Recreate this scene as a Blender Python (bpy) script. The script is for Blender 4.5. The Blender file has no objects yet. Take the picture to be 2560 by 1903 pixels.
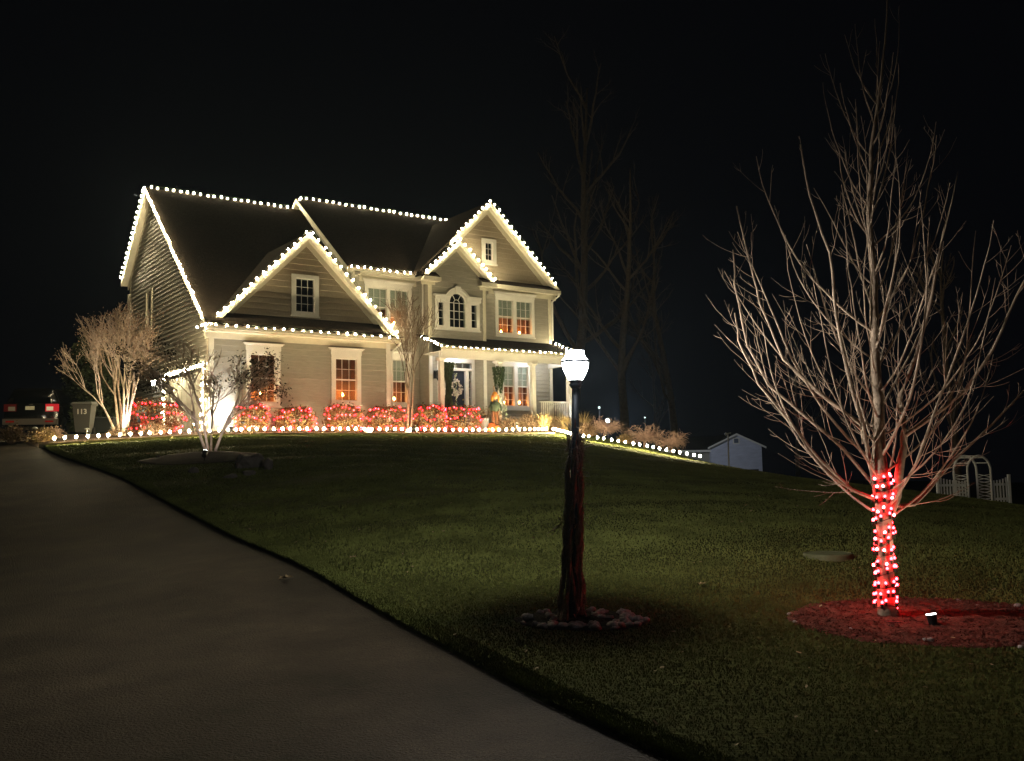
import bpy, bmesh, math, random
import numpy as np
from mathutils import Vector, Matrix, noise
random.seed(7); rnd = random.Random(11)
SC = bpy.context.scene
COL = SC.collection
PI = math.pi
# ------------------------------------------------------------------ camera
EYE = 1.6
CR = Vector((0.99984621, 0.00152215, -0.01747132)); CU = Vector((0.01753751, -0.08678079, 0.99607305)); CF = Vector((0.0, 0.99622627, 0.08679414))
camd = bpy.data.cameras.new('camera'); cam = bpy.data.objects.new('camera', camd); COL.objects.link(cam)
camd.sensor_width = 36.0; camd.lens = 36.0 * 2400 / 2560; camd.clip_end = 1500; camd.clip_start = 0.05
m = Matrix.Identity(4)
for i in range(3):
    m[i][0] = CR[i]; m[i][1] = CU[i]; m[i][2] = -CF[i]
m[2][3] = EYE
cam.matrix_world = m
SC.camera = cam
# ------------------------------------------------------------------ world (moonless night)
wd = bpy.data.worlds.new("World"); SC.world = wd; wd.use_nodes = True
bg = wd.node_tree.nodes['Background']; bg.inputs[0].default_value = (0.6, 0.66, 1.0, 1); bg.inputs[1].default_value = 0.0017
SC.view_settings.view_transform = 'Standard'; SC.view_settings.look = 'None'
SC.view_settings.exposure = 0; SC.view_settings.gamma = 1; SC.view_settings.use_curve_mapping = False
SC.render.engine = 'CYCLES'
SC.cycles.use_denoising = True
SC.cycles.max_bounces = 5; SC.cycles.diffuse_bounces = 3; SC.cycles.glossy_bounces = 2; SC.cycles.transparent_max_bounces = 10
SC.cycles.sample_clamp_indirect = 4; SC.cycles.caustics_reflective = False; SC.cycles.caustics_refractive = False

# ------------------------------------------------------------------ coordinates
UX = Vector((0.81692784, 0.5767399, 0)); VX = Vector((-0.5767399, 0.81692784, 0)); YAW = math.atan2(UX.y, UX.x)
def H(u, v, w):                       # house frame (along front, into depth, up from eye level) -> world
    p = UX * u + VX * v; return Vector((p.x, p.y, w + EYE))
def ray(px, py): return CF + CR * ((px - 1280) / 2400) - CU * ((py - 951.5) / 2400)
def atd(px, py, d):                   # world point seen at px,py at forward distance d
    r = ray(px, py); t = d / r.y; return Vector((r.x * t, d, r.z * t + EYE))
def onv(px, py, v):
    r = ray(px, py); t = v / (r.dot(VX)); p = r * t; return (p.dot(UX), p.z)
def onu(px, py, u):
    r = ray(px, py); t = u / (r.dot(UX)); p = r * t; return (p.dot(VX), p.z)

# ------------------------------------------------------------------ materials
MATS = {}
def mat(name, col, rough=0.7, metal=0.0, spec=0.22, noise_s=0, noise_a=0.0, bump=0.0, bump_s=40, stretch=(1,1,1), coords='Object', col2=None, emit=None, es=0):
    if name in MATS: return MATS[name]
    M = bpy.data.materials.new(name); M.use_nodes = True; nt = M.node_tree; N = nt.nodes; L = nt.links
    b = N['Principled BSDF']; b.inputs['Base Color'].default_value = (*col, 1); b.inputs['Roughness'].default_value = rough
    b.inputs['Metallic'].default_value = metal; b.inputs['Specular IOR Level'].default_value = spec
    if noise_s or bump:
        tc = N.new('ShaderNodeTexCoord'); mp = N.new('ShaderNodeMapping'); L.new(tc.outputs[coords], mp.inputs[0]); mp.inputs['Scale'].default_value = stretch
    if noise_s:
        nz = N.new('ShaderNodeTexNoise'); nz.inputs['Scale'].default_value = noise_s; nz.inputs['Detail'].default_value = 6; nz.inputs['Roughness'].default_value = 0.65
        L.new(mp.outputs[0], nz.inputs['Vector'])
        cr = N.new('ShaderNodeMix'); cr.data_type = 'RGBA'
        c2 = col2 or tuple(min(1, c * (1 + noise_a)) for c in col)
        c1 = tuple(c * (1 - noise_a) for c in col)
        cr.inputs[6].default_value = (*c1, 1); cr.inputs[7].default_value = (*c2, 1)
        rm = N.new('ShaderNodeMapRange'); rm.inputs[1].default_value = 0.32; rm.inputs[2].default_value = 0.68
        L.new(nz.outputs[0], rm.inputs[0]); L.new(rm.outputs[0], cr.inputs[0]); L.new(cr.outputs[2], b.inputs['Base Color'])
    if bump:
        n2 = N.new('ShaderNodeTexNoise'); n2.inputs['Scale'].default_value = bump_s; n2.inputs['Detail'].default_value = 5
        L.new(mp.outputs[0], n2.inputs['Vector']); bp = N.new('ShaderNodeBump'); bp.inputs['Strength'].default_value = bump; bp.inputs['Distance'].default_value = 0.02
        L.new(n2.outputs[0], bp.inputs['Height']); L.new(bp.outputs[0], b.inputs['Normal'])
    if emit:
        b.inputs['Emission Color'].default_value = (*emit, 1); b.inputs['Emission Strength'].default_value = es
    MATS[name] = M; return M
def emis(name, col, s):
    if name in MATS: return MATS[name]
    M = bpy.data.materials.new(name); M.use_nodes = True; nt = M.node_tree
    for n in list(nt.nodes): nt.nodes.remove(n)
    e = nt.nodes.new('ShaderNodeEmission'); o = nt.nodes.new('ShaderNodeOutputMaterial'); e.inputs[0].default_value = (*col, 1); e.inputs[1].default_value = s
    nt.links.new(e.outputs[0], o.inputs[0]); MATS[name] = M; return M
def glassmat(name, tint=(0.85, 0.9, 0.9), gloss=0.12, emit=None, es=0):
    if name in MATS: return MATS[name]
    M = bpy.data.materials.new(name); M.use_nodes = True; nt = M.node_tree; N = nt.nodes; L = nt.links
    for n in list(N): N.remove(n)
    o = N.new('ShaderNodeOutputMaterial'); t = N.new('ShaderNodeBsdfTransparent'); t.inputs[0].default_value = (*tint, 1)
    g = N.new('ShaderNodeBsdfGlossy'); g.inputs['Roughness'].default_value = 0.06; mx = N.new('ShaderNodeMixShader'); mx.inputs[0].default_value = gloss
    L.new(t.outputs[0], mx.inputs[1]); L.new(g.outputs[0], mx.inputs[2]); out = mx.outputs[0]
    if emit:
        e = N.new('ShaderNodeEmission'); e.inputs[0].default_value = (*emit, 1); e.inputs[1].default_value = es
        a = N.new('ShaderNodeAddShader'); L.new(out, a.inputs[0]); L.new(e.outputs[0], a.inputs[1]); out = a.outputs[0]
    L.new(out, o.inputs[0]); MATS[name] = M; return M

SIDE = mat('vinyl_siding', (0.34, 0.32, 0.265), 0.55, noise_s=3, noise_a=0.10, bump=0.15, bump_s=60, stretch=(1, 1, 6))
SHAKE = mat('shake_siding', (0.38, 0.32, 0.235), 0.7, noise_s=9, noise_a=0.16, bump=0.4, bump_s=30, stretch=(6, 6, 0.8))
TRIM = mat('painted_trim', (0.62, 0.58, 0.46), 0.45, noise_s=4, noise_a=0.06)
WTRIM = mat('white_trim', (0.68, 0.66, 0.60), 0.4, noise_s=4, noise_a=0.05)
ROOF = mat('asphalt_shingles', (0.016, 0.012, 0.009), 0.95, noise_s=14, noise_a=0.45, bump=0.7, bump_s=35, spec=0.03)
def courses(M):
    nt = M.node_tree; N = nt.nodes; L = nt.links; b = N['Principled BSDF']; tc = N.new('ShaderNodeTexCoord'); w = N.new('ShaderNodeTexWave'); w.bands_direction = 'Z'; w.wave_profile = 'SAW'; w.inputs['Scale'].default_value = 1.6; w.inputs['Distortion'].default_value = 0.3
    L.new(tc.outputs['Object'], w.inputs['Vector']); bp = N.new('ShaderNodeBump'); bp.inputs['Strength'].default_value = 1.0; bp.inputs['Distance'].default_value = 0.03; L.new(w.outputs['Fac'], bp.inputs['Height'])
    old = b.inputs['Normal'].links[0].from_socket; L.new(old, bp.inputs['Normal']); L.new(bp.outputs[0], b.inputs['Normal'])
courses(ROOF)
GLASS = glassmat('window_glass')
ROOM = mat('room_plaster', (0.30, 0.19, 0.13), 0.8)
BLIND = mat('window_blind', (0.6, 0.6, 0.5), 0.7, noise_s=3, noise_a=0.12, stretch=(1, 1, 14))
CURT = mat('curtain_cloth', (0.22, 0.10, 0.06), 0.8, noise_s=12, noise_a=0.3)
DARKW = mat('dark_glass_back', (0.012, 0.010, 0.009), 0.5)
BRICK = mat('foundation_brick', (0.20, 0.15, 0.11), 0.85, noise_s=10, noise_a=0.3, bump=0.4)
BLACK = mat('black_plastic', (0.012, 0.012, 0.013), 0.45)
WIRE = mat('dark_wire', (0.015, 0.025, 0.015), 0.5)
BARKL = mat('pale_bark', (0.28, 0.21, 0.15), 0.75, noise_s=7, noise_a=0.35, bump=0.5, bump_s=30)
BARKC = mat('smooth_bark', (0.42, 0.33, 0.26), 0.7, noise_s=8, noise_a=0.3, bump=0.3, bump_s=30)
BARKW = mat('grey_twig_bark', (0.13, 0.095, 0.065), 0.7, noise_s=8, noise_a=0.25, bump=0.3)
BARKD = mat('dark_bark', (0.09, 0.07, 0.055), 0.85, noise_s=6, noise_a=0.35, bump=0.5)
WARM = emis('warm_white_bulb_glow', (1.0, 0.83, 0.50), 480)
WARMG = emis('warm_white_ground_bulb_glow', (1.0, 0.84, 0.48), 640)
REDG = emis('red_bulb_glow', (1.0, 0.004, 0.007), 75)
PINKG = emis('pink_bulb_glow', (1.0, 0.02, 0.03), 55)
REDT = emis('red_trunk_bulb_glow', (1.0, 0.010, 0.014), 95)
CANDLE = emis('candle_bulb_glow', (1.0, 0.30, 0.06), 420)

# ------------------------------------------------------------------ mesh helpers
class MB:
    def __init__(s): s.v = []; s.f = []; s.mi = []
    def add(s, vs, fs, mi=0):
        o = len(s.v); s.v += [tuple(p) for p in vs]; s.f += [tuple(i + o for i in f) for f in fs]; s.mi += [mi] * len(fs)
    def hexa(s, p, mi=0):
        s.add(p, [(0, 3, 2, 1), (4, 5, 6, 7), (0, 1, 5, 4), (1, 2, 6, 5), (2, 3, 7, 6), (3, 0, 4, 7)], mi)
    def box(s, x0, x1, y0, y1, z0, z1, mi=0):
        s.hexa([(x0, y0, z0), (x1, y0, z0), (x1, y1, z0), (x0, y1, z0), (x0, y0, z1), (x1, y0, z1), (x1, y1, z1), (x0, y1, z1)], mi)
    def prism(s, poly, off, mi=0):      # poly: 3D points, off: vector
        n = len(poly); a = [Vector(p) for p in poly]; b = [p + Vector(off) for p in a]
        s.add(a + b, [tuple(range(n))[::-1], tuple(range(n, 2 * n))] + [(i, (i + 1) % n, n + (i + 1) % n, n + i) for i in range(n)], mi)
    def tube(s, pts, rad, n=6, cap=True, mi=0):
        pts = [Vector(p) for p in pts]; k = len(pts)
        if not hasattr(rad, '__len__'): rad = [rad] * k
        ref = Vector((0.31, 0.17, 0.93)).normalized(); vs = []
        for i, p in enumerate(pts):
            t = (pts[min(i + 1, k - 1)] - pts[max(i - 1, 0)])
            t = t.normalized() if t.length > 1e-9 else Vector((0, 0, 1))
            a = t.cross(ref)
            if a.length < 0.15: a = t.cross(Vector((1, 0, 0)))
            a.normalize(); b = t.cross(a)
            for j in range(n):
                q = 2 * PI * j / n; vs.append(p + (a * math.cos(q) + b * math.sin(q)) * rad[i])
        fs = [(i * n + j, i * n + (j + 1) % n, (i + 1) * n + (j + 1) % n, (i + 1) * n + j) for i in range(k - 1) for j in range(n)]
        if cap: fs += [tuple(range(n))[::-1], tuple((k - 1) * n + j for j in range(n))]
        s.add(vs, fs, mi)
    def lathe(s, prof, n=16, c=(0, 0, 0), mi=0):
        c = Vector(c); vs = []
        for r, z in prof:
            for j in range(n): vs.append(c + Vector((r * math.cos(2 * PI * j / n), r * math.sin(2 * PI * j / n), z)))
        k = len(prof)
        fs = [(i * n + j, i * n + (j + 1) % n, (i + 1) * n + (j + 1) % n, (i + 1) * n + j) for i in range(k - 1) for j in range(n)]
        fs += [tuple(range(n))[::-1], tuple((k - 1) * n + j for j in range(n))]
        s.add(vs, fs, mi)
    def blob(s, c, r, seed=0, amp=0.25, sub=2, flat=1.0, mi=0):
        bm = bmesh.new(); bmesh.ops.create_icosphere(bm, subdivisions=sub, radius=1)
        rr = r if hasattr(r, '__len__') else (r, r, r * flat); c = Vector(c)
        vs = []
        for v in bm.verts:
            k = 1 + amp * noise.noise(v.co * 1.3 + Vector((seed * 3.7, seed * 1.3, seed)))* 1.6
            vs.append(c + Vector((v.co.x * rr[0] * k, v.co.y * rr[1] * k, v.co.z * rr[2] * k)))
        fs = [tuple(v.index for v in f.verts) for f in bm.faces]; bm.free(); s.add(vs, fs, mi)
    def mesh(s, name, mats, smooth=False):
        me = bpy.data.meshes.new(name); me.from_pydata(s.v, [], s.f); 
        for mm in (mats if isinstance(mats, (list, tuple)) else [mats]): me.materials.append(mm)
        if len(set(s.mi)) > 1: me.polygons.foreach_set('material_index', s.mi)
        if smooth: me.polygons.foreach_set('use_smooth', [True] * len(s.f))
        me.update(); return me
    def obj(s, name, mats, parent=None, smooth=False, loc=None):
        return mk(name, s.mesh(name, mats, smooth), parent, loc)
def mk(name, me, parent=None, loc=None):
    o = bpy.data.objects.new(name, me); COL.objects.link(o)
    if loc is not None: o.location = loc
    if parent is not None: o.parent = parent
    return o
def tag(o, label, cat, group=None):
    o['label'] = label; o['category'] = cat
    if group: o['group'] = group
    return o
def thing(name, label, cat, loc=(0, 0, 0), rz=0, group=None):
    o = bpy.data.objects.new(name, None); COL.objects.link(o); o.location = loc; o.rotation_euler = (0, 0, rz)
    return tag(o, label, cat, group)
def kind(o, k): o['kind'] = k; return o
def empty_at(o, pts):                     # shift world points into a thing placed at o.location (no rotation)
    return [Vector(p) - o.location for p in pts]

# ------------------------------------------------------------------ terrain
C = []
def cpt(px, py, d): p = atd(px, py, d); C.append((p.x, p.y, p.z))
def cph(u, v, w): p = H(u, v, w); C.append((p.x, p.y, p.z))
for a in [(1430, 1560, 8.6), (2220, 1560, 8.6), (1640, 1903, 5), (1300, 1770, 6.1), (1100, 1650, 7.2), (850, 1490, 10), (600, 1352, 14), (450, 1272, 17), (300, 1200, 20.2), (200, 1155, 23.5), (100, 1122, 26.5), (70, 1095, 36.5),
          (1000, 1250, 16), (1000, 1400, 11), (1000, 1150, 23), (1000, 1110, 29), (1005, 1090, 33.2), (1244, 1091, 35.5), (1503, 1094, 38), (1600, 1120, 38), (1750, 1153, 36),
          (1500, 1250, 16), (1500, 1152, 27), (1700, 1170, 29), (1900, 1177, 30), (2200, 1222, 23), (2560, 1272, 19.5), (2000, 1300, 14), (2080, 1390, 11.3), (540, 1094, 29.4), (330, 1105, 28), (128, 1114, 26.8),
          (700, 1175, 20.5), (520, 1212, 19.4), (2430, 1257, 44), (1800, 1180, 90)]: cpt(*a)
for a in [(9.86, 31, 1.12), (16, 31, 1.17), (21, 31, 1.2), (25, 31, 1.2), (26, 40, 1.0), (10, 41, 1.3), (4, 36, 1.15), (6, 33, 1.05), (2, 44, 1.5), (18, 44, 1.2)]: cph(*a)
for x, y, w in [(0, 0, -1.6), (-7, 3, -1.75), (7, 3, -1.65), (0, -8, -1.6), (10.8, 42, -1.2), (12.3, 33, -1.7), (16, 30, -2.2), (9.4, 48, -0.6), (20, 60, -2.6), (14, 12, -1.7), (-9, 10, -1.6), (-16, 20, -0.3), (-25, 33, 1.2),
                (-60, 0, -1), (60, 0, -4), (0, -60, -2), (-60, 80, 3), (0, 90, 0), (50, 90, -4.5), (0, 200, -2), (150, 200, -9), (-150, 200, 4), (-200, 0, 0), (200, 0, -8), (0, 400, -4)]:
    C.append((x, y, w + EYE))
C = np.array(C)
def _k(r2): return 0.5 * r2 * np.log(np.maximum(r2, 1e-9))
_n = len(C); _d2 = ((C[:, None, :2] - C[None, :, :2]) ** 2).sum(-1)
_A = np.zeros((_n + 3, _n + 3)); _A[:_n, :_n] = _k(_d2) + np.eye(_n) * 4; _A[:_n, _n] = 1; _A[:_n, _n + 1:] = C[:, :2]; _A[_n:, :_n] = _A[:_n, _n:].T
_W = np.linalg.solve(_A, np.concatenate([C[:, 2], [0, 0, 0]]))
def gz_arr(P):
    P = np.asarray(P, float); out = np.empty(len(P))
    for i in range(0, len(P), 20000):
        q = P[i:i + 20000]; d2 = ((q[:, None, :] - C[None, :, :2]) ** 2).sum(-1)
        out[i:i + 20000] = _k(d2) @ _W[:_n] + _W[_n] + q @ _W[_n + 1:]
    return out
def gz(x, y): return float(gz_arr([(x, y)])[0])
def ground(x, y, dz=0): return Vector((x, y, gz(x, y) + dz))
def gh(u, v, dz=0): p = H(u, v, 0); return ground(p.x, p.y, dz)
def gray(px, py, lo=3.0, hi=120.0):        # where the sight line meets the ground
    ds = np.linspace(lo, hi, 2500); r = ray(px, py); xs = r.x / r.y * ds; zs = r.z / r.y * ds + EYE
    g = gz_arr(np.stack([xs, ds], 1)); k = np.argmax(zs <= g)
    return Vector((xs[k], ds[k], g[k]))

_ed = [gray(a, b_) for a, b_ in ((109, 1126), (218, 1169), (300, 1200), (382, 1231), (470, 1284), (601, 1350), (710, 1406), (820, 1466), (900, 1510), (1002, 1563), (1210, 1693), (1382, 1776), (1613, 1889))]
_ey = [-20, 0] + sorted(p.y for p in _ed) + [max(p.y for p in _ed) + k for k in (3.5, 7.5, 18, 33)]
_xx = [p.x for p in sorted(_ed, key=lambda p: p.y)]; _ex = [_xx[0] + 13, _xx[0] + 3.2] + _xx + [_xx[-1] - k for k in (1.75, 3.75, 9, 16)]
_pf = np.polyfit([p.y for p in _ed], [p.x for p in _ed], 3); _ex[2:2 + len(_ed)] = [float(np.polyval(_pf, y)) for y in _ey[2:2 + len(_ed)]]
_dy = np.linspace(-20, 60, 800); _dx = np.interp(_dy, _ey, _ex); _kk = np.ones(31) / 31; _dx[16:-16] = np.convolve(_dx, _kk, 'same')[16:-16]
def eX(y): return float(np.interp(y, _dy, _dx))
def grid_mesh(name, X, Y, Z, m_, uvdummy=None):
    a, b = X.shape; idx = np.arange(a * b).reshape(a, b)
    f = np.stack([idx[:-1, :-1], idx[:-1, 1:], idx[1:, 1:], idx[1:, :-1]], -1).reshape(-1, 4)
    me = bpy.data.meshes.new(name); me.vertices.add(a * b); me.vertices.foreach_set('co', np.stack([X, Y, Z], -1).ravel())
    me.loops.add(f.size); me.loops.foreach_set('vertex_index', f.ravel().astype(np.int32)); me.polygons.add(len(f))
    me.polygons.foreach_set('loop_start', np.arange(0, f.size, 4, dtype=np.int32)); me.polygons.foreach_set('use_smooth', np.ones(len(f), bool))
    me.materials.append(m_); me.update(calc_edges=True); me.validate(); return me

def lawn_material():
    M = mat('lawn_turf', (0.05, 0.06, 0.018), 0.95, spec=0.02); nt = M.node_tree; N = nt.nodes; L = nt.links; b = N['Principled BSDF']
    tc = N.new('ShaderNodeTexCoord')
    def nz(scale, st, detail=5):
        mp = N.new('ShaderNodeMapping'); mp.inputs['Scale'].default_value = st; mp.inputs['Rotation'].default_value = (0, 0, -YAW * 0.35); L.new(tc.outputs['Object'], mp.inputs[0])
        n = N.new('ShaderNodeTexNoise'); n.inputs['Scale'].default_value = scale; n.inputs['Detail'].default_value = detail; n.inputs['Roughness'].default_value = 0.7; L.new(mp.outputs[0], n.inputs[0]); return n.outputs[0]
    big = nz(0.8, (0.45, 1.6, 1)); fine = nz(26, (1, 1, 1), 8)
    mx = N.new('ShaderNodeMix'); mx.data_type = 'RGBA'; mx.inputs[6].default_value = (0.034, 0.040, 0.011, 1); mx.inputs[7].default_value = (0.085, 0.092, 0.026, 1)
    mul = N.new('ShaderNodeMath'); mul.operation = 'MULTIPLY_ADD'; mul.inputs[1].default_value = 0.5; mul.inputs[2].default_value = 0.0; L.new(big, mul.inputs[0])
    ad = N.new('ShaderNodeMath'); ad.operation = 'MULTIPLY_ADD'; ad.inputs[1].default_value = 0.6; L.new(fine, ad.inputs[0]); L.new(mul.outputs[0], ad.inputs[2])
    rm = N.new('ShaderNodeMapRange'); rm.inputs[1].default_value = 0.35; rm.inputs[2].default_value = 0.75; L.new(ad.outputs[0], rm.inputs[0]); L.new(rm.outputs[0], mx.inputs[0]); L.new(mx.outputs[2], b.inputs['Base Color'])
    b1 = N.new('ShaderNodeBump'); b1.inputs['Strength'].default_value = 0.9; b1.inputs['Distance'].default_value = 0.045; L.new(fine, b1.inputs['Height'])
    b2 = N.new('ShaderNodeBump'); b2.inputs['Strength'].default_value = 0.8; b2.inputs['Distance'].default_value = 0.10; L.new(nz(1.6, (0.5, 2.2, 1), 4), b2.inputs['Height']); L.new(b1.outputs[0], b2.inputs['Normal']); L.new(b2.outputs[0], b.inputs['Normal'])
    return M
LAWN = lawn_material()
ys = np.concatenate([-20 + np.arange(0, 20, 1.0), np.arange(0, 40, 0.22), np.linspace(40, 60, 50)[0:], 60 + 340 * (np.linspace(0.02, 1, 40) ** 2)])
ss = np.concatenate([[0.0, 0.03], 0.06 + 26 * (np.linspace(0.0, 1, 170)[1:] ** 1.3), 26 + 400 * (np.linspace(0.02, 1, 30) ** 2)])
E_ = np.array([eX(y) for y in ys]); Yg, Sg = np.meshgrid(ys, ss, indexing='ij'); Xg = E_[:, None] + Sg
lip = np.clip(Sg / 0.06, 0, 1)
und = 0.007 * (np.sin(Yg * 2.3 + np.sin(Xg * 0.7 + Yg * .6) * 2.2) + np.sin(Xg * 1.7 - Yg * 3.9 + np.sin(Yg) * 1.5)) * np.clip((Yg - 8) / 8, 0, 1) * (Yg < 60)
Zg = gz_arr(np.stack([Xg.ravel(), Yg.ravel()], 1)).reshape(Xg.shape) + 0.045 * lip + und * lip - 0.08 * (1 - lip)
kind(mk('lawn', grid_mesh('lawn', Xg, Yg, Zg, LAWN)), 'structure')
W_DRIVE = 3.62
ASPH = mat('driveway_asphalt', (0.034, 0.026, 0.018), 0.82, noise_s=0.9, noise_a=0.55, bump=1.0, bump_s=55, spec=0.12)
def asphalt_wear(M):
    nt = M.node_tree; N = nt.nodes; L = nt.links; b = N['Principled BSDF']; tc = N.new('ShaderNodeTexCoord'); src = b.inputs['Base Color'].links[0].from_socket
    n1 = N.new('ShaderNodeTexNoise'); n1.inputs['Scale'].default_value = .33; n1.inputs['Detail'].default_value = 7; n1.inputs['Roughness'].default_value = .6; L.new(tc.outputs['Object'], n1.inputs[0])
    n2 = N.new('ShaderNodeTexNoise'); n2.inputs['Scale'].default_value = 140; n2.inputs['Detail'].default_value = 2; L.new(tc.outputs['Object'], n2.inputs[0])
    m1 = N.new('ShaderNodeMapRange'); m1.inputs[1].default_value = .35; m1.inputs[2].default_value = .65; m1.inputs[3].default_value = .35; m1.inputs[4].default_value = 1.5; L.new(n1.outputs[0], m1.inputs[0])
    m2 = N.new('ShaderNodeMapRange'); m2.inputs[1].default_value = .4; m2.inputs[2].default_value = .6; m2.inputs[3].default_value = .55; m2.inputs[4].default_value = 1.45; L.new(n2.outputs[0], m2.inputs[0])
    mm = N.new('ShaderNodeMath'); mm.operation = 'MULTIPLY'; L.new(m1.outputs[0], mm.inputs[0]); L.new(m2.outputs[0], mm.inputs[1])
    vm = N.new('ShaderNodeVectorMath'); vm.operation = 'SCALE'; L.new(src, vm.inputs[0]); L.new(mm.outputs[0], vm.inputs['Scale']); L.new(vm.outputs[0], b.inputs['Base Color'])
asphalt_wear(ASPH)
def dW(y): return W_DRIVE + 16 * max(0, min(1, (y - 27) / 12))
sd = np.linspace(0, 1, 60); Sd = -sd[None, :] * np.array([dW(y) for y in ys])[:, None]; Xd = E_[:, None] + 0.02 + Sd; Yd = np.repeat(ys[:, None], 60, 1)
Zd = gz_arr(np.stack([Xd.ravel(), Yd.ravel()], 1)).reshape(Xd.shape)
kind(mk('driveway', grid_mesh('driveway', Xd, Yd, Zd, ASPH)), 'structure')
sl = np.concatenate([[0, 0.03], 0.06 + 30 * (np.linspace(0.01, 1, 60) ** 1.5), 30 + 300 * np.linspace(0.02, 1, 12) ** 2])
Xl = (E_ - np.array([dW(y) for y in ys]))[:, None] + 0.05 - sl[None, :]; Yl = np.repeat(ys[:, None], len(sl), 1); lipl = np.clip(sl / 0.06, 0, 1)[None, :]
Zl = gz_arr(np.stack([Xl.ravel(), Yl.ravel()], 1)).reshape(Xl.shape) + 0.05 * lipl - 0.08 * (1 - lipl)
kind(mk('verge', grid_mesh('verge', Xl, Yl, Zl, LAWN)), 'structure')
# apron by the garage
CONC = mat('concrete', (0.17, 0.15, 0.12), 0.8, noise_s=2.5, noise_a=0.25, bump=0.25)
uu = np.linspace(-4, 9.84, 40); vv = np.linspace(31.3, 46, 40); UU, VV = np.meshgrid(uu, vv, indexing='ij')
Xa = UX.x * UU + VX.x * VV; Ya = UX.y * UU + VX.y * VV; Za = gz_arr(np.stack([Xa.ravel(), Ya.ravel()], 1)).reshape(Xa.shape) + 0.075
kind(mk('garage_apron', grid_mesh('garage_apron', Xa, Ya, Za, CONC)), 'structure')

# planting bed along the front of the house (mulch sheet + edging)
MULCH = mat('bark_mulch', (0.055, 0.032, 0.02), 0.95, noise_s=18, noise_a=0.5, bump=1.0, bump_s=45)
def bed_v(u): return 29.32 + (0.0 if u < 23 else -0.02 * (u - 23))
uu = np.linspace(4.6, 28, 110); tt = np.linspace(0, 1, 12); UU = np.repeat(uu[:, None], 12, 1); VV = np.array([bed_v(u) for u in uu])[:, None] * (1 - tt) + 32.9 * tt
Xa = UX.x * UU + VX.x * VV; Ya = UX.y * UU + VX.y * VV
nzv = np.array([noise.noise(Vector((x * 4, y * 4, 0))) for x, y in zip(Xa.ravel(), Ya.ravel())]).reshape(Xa.shape)
edge = np.minimum(1, np.minimum(tt[None, :], 1) * 8) * np.clip((uu - 4.6) / 0.6, 0, 1)[:, None]
Za = gz_arr(np.stack([Xa.ravel(), Ya.ravel()], 1)).reshape(Xa.shape) + 0.02 + edge * (0.09 + 0.03 * nzv)
kind(mk('planting_bed', grid_mesh('planting_bed', Xa, Ya, Za, MULCH)), 'structure')

# ------------------------------------------------------------------ grass blades near the camera (one mass of stuff)
GRASS = mat('grass_blades', (0.112, 0.128, 0.036), 0.9, spec=0.03, noise_s=1.2, noise_a=0.35)
def grass():
    g = np.random.default_rng(3); n = 950000
    y = 3.2 + 36 * g.random(n) ** 1.25; s = np.where(g.random(n) < 0.12, g.random(n) * 0.25, g.random(n) * (3.5 + y * 0.75))
    x = np.interp(y, ys, E_) + s + 0.01
    IP = gray(527, 1146) + Vector((-.05, -.45, 0)); isl = (((x - IP.x) / 1.42) ** 2 + ((y - IP.y) / 1.17) ** 2) > 1; x = x[isl]; y = y[isl]; n = len(x)
    LP = gray(1430, 1566); TP = gray(2220, 1562); dl = ((x - LP.x - .08) / 0.58) ** 2 + ((y - LP.y) / 0.38) ** 2 > 1; dt = ((x - TP.x - .42) / 1.25) ** 2 + ((y - TP.y + .12) / 0.87) ** 2 > 1; k = dl & dt; x = x[k]; y = y[k]; vd = -x * UX.y + y * UX.x; RA = gray(1440, 1108); RB = gray(1752, 1163); k = (vd < 29.18) & ((x < RA.x) | (y < RA.y + (x - RA.x) * (RB.y - RA.y) / (RB.x - RA.x) - .25)) & ((x < 0) | (x > RA.x) | (y < 35 + x * .3)); x = x[k]; y = y[k]; n = len(x)
    z = gz_arr(np.stack([x, y], 1)) + 0.035
    a = g.random(n) * 2 * PI; nr = np.clip((y - 4) / 9, 0, 1); hgt = (0.018 + 0.026 * g.random(n)) * (.55 + .45 * nr); wdt = (0.0018 + 0.0010 * y); lean = 0.03 * (g.random(n) - 0.3); b = g.random(n) * 2 * PI
    dx = np.cos(a) * wdt; dy = np.sin(a) * wdt
    P = np.empty((n, 3, 3)); P[:, 0] = np.stack([x - dx, y - dy, z], 1); P[:, 1] = np.stack([x + dx, y + dy, z], 1); P[:, 2] = np.stack([x + lean * np.cos(b), y + lean * np.sin(b), z + hgt], 1)
    me = bpy.data.meshes.new('grass'); me.vertices.add(n * 3); me.vertices.foreach_set('co', P.ravel()); me.loops.add(n * 3); me.loops.foreach_set('vertex_index', np.arange(n * 3, dtype=np.int32))
    me.polygons.add(n); me.polygons.foreach_set('loop_start', np.arange(0, n * 3, 3, dtype=np.int32)); me.materials.append(GRASS); me.update(calc_edges=True)
    kind(mk('grass', me), 'stuff')
grass()

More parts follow.
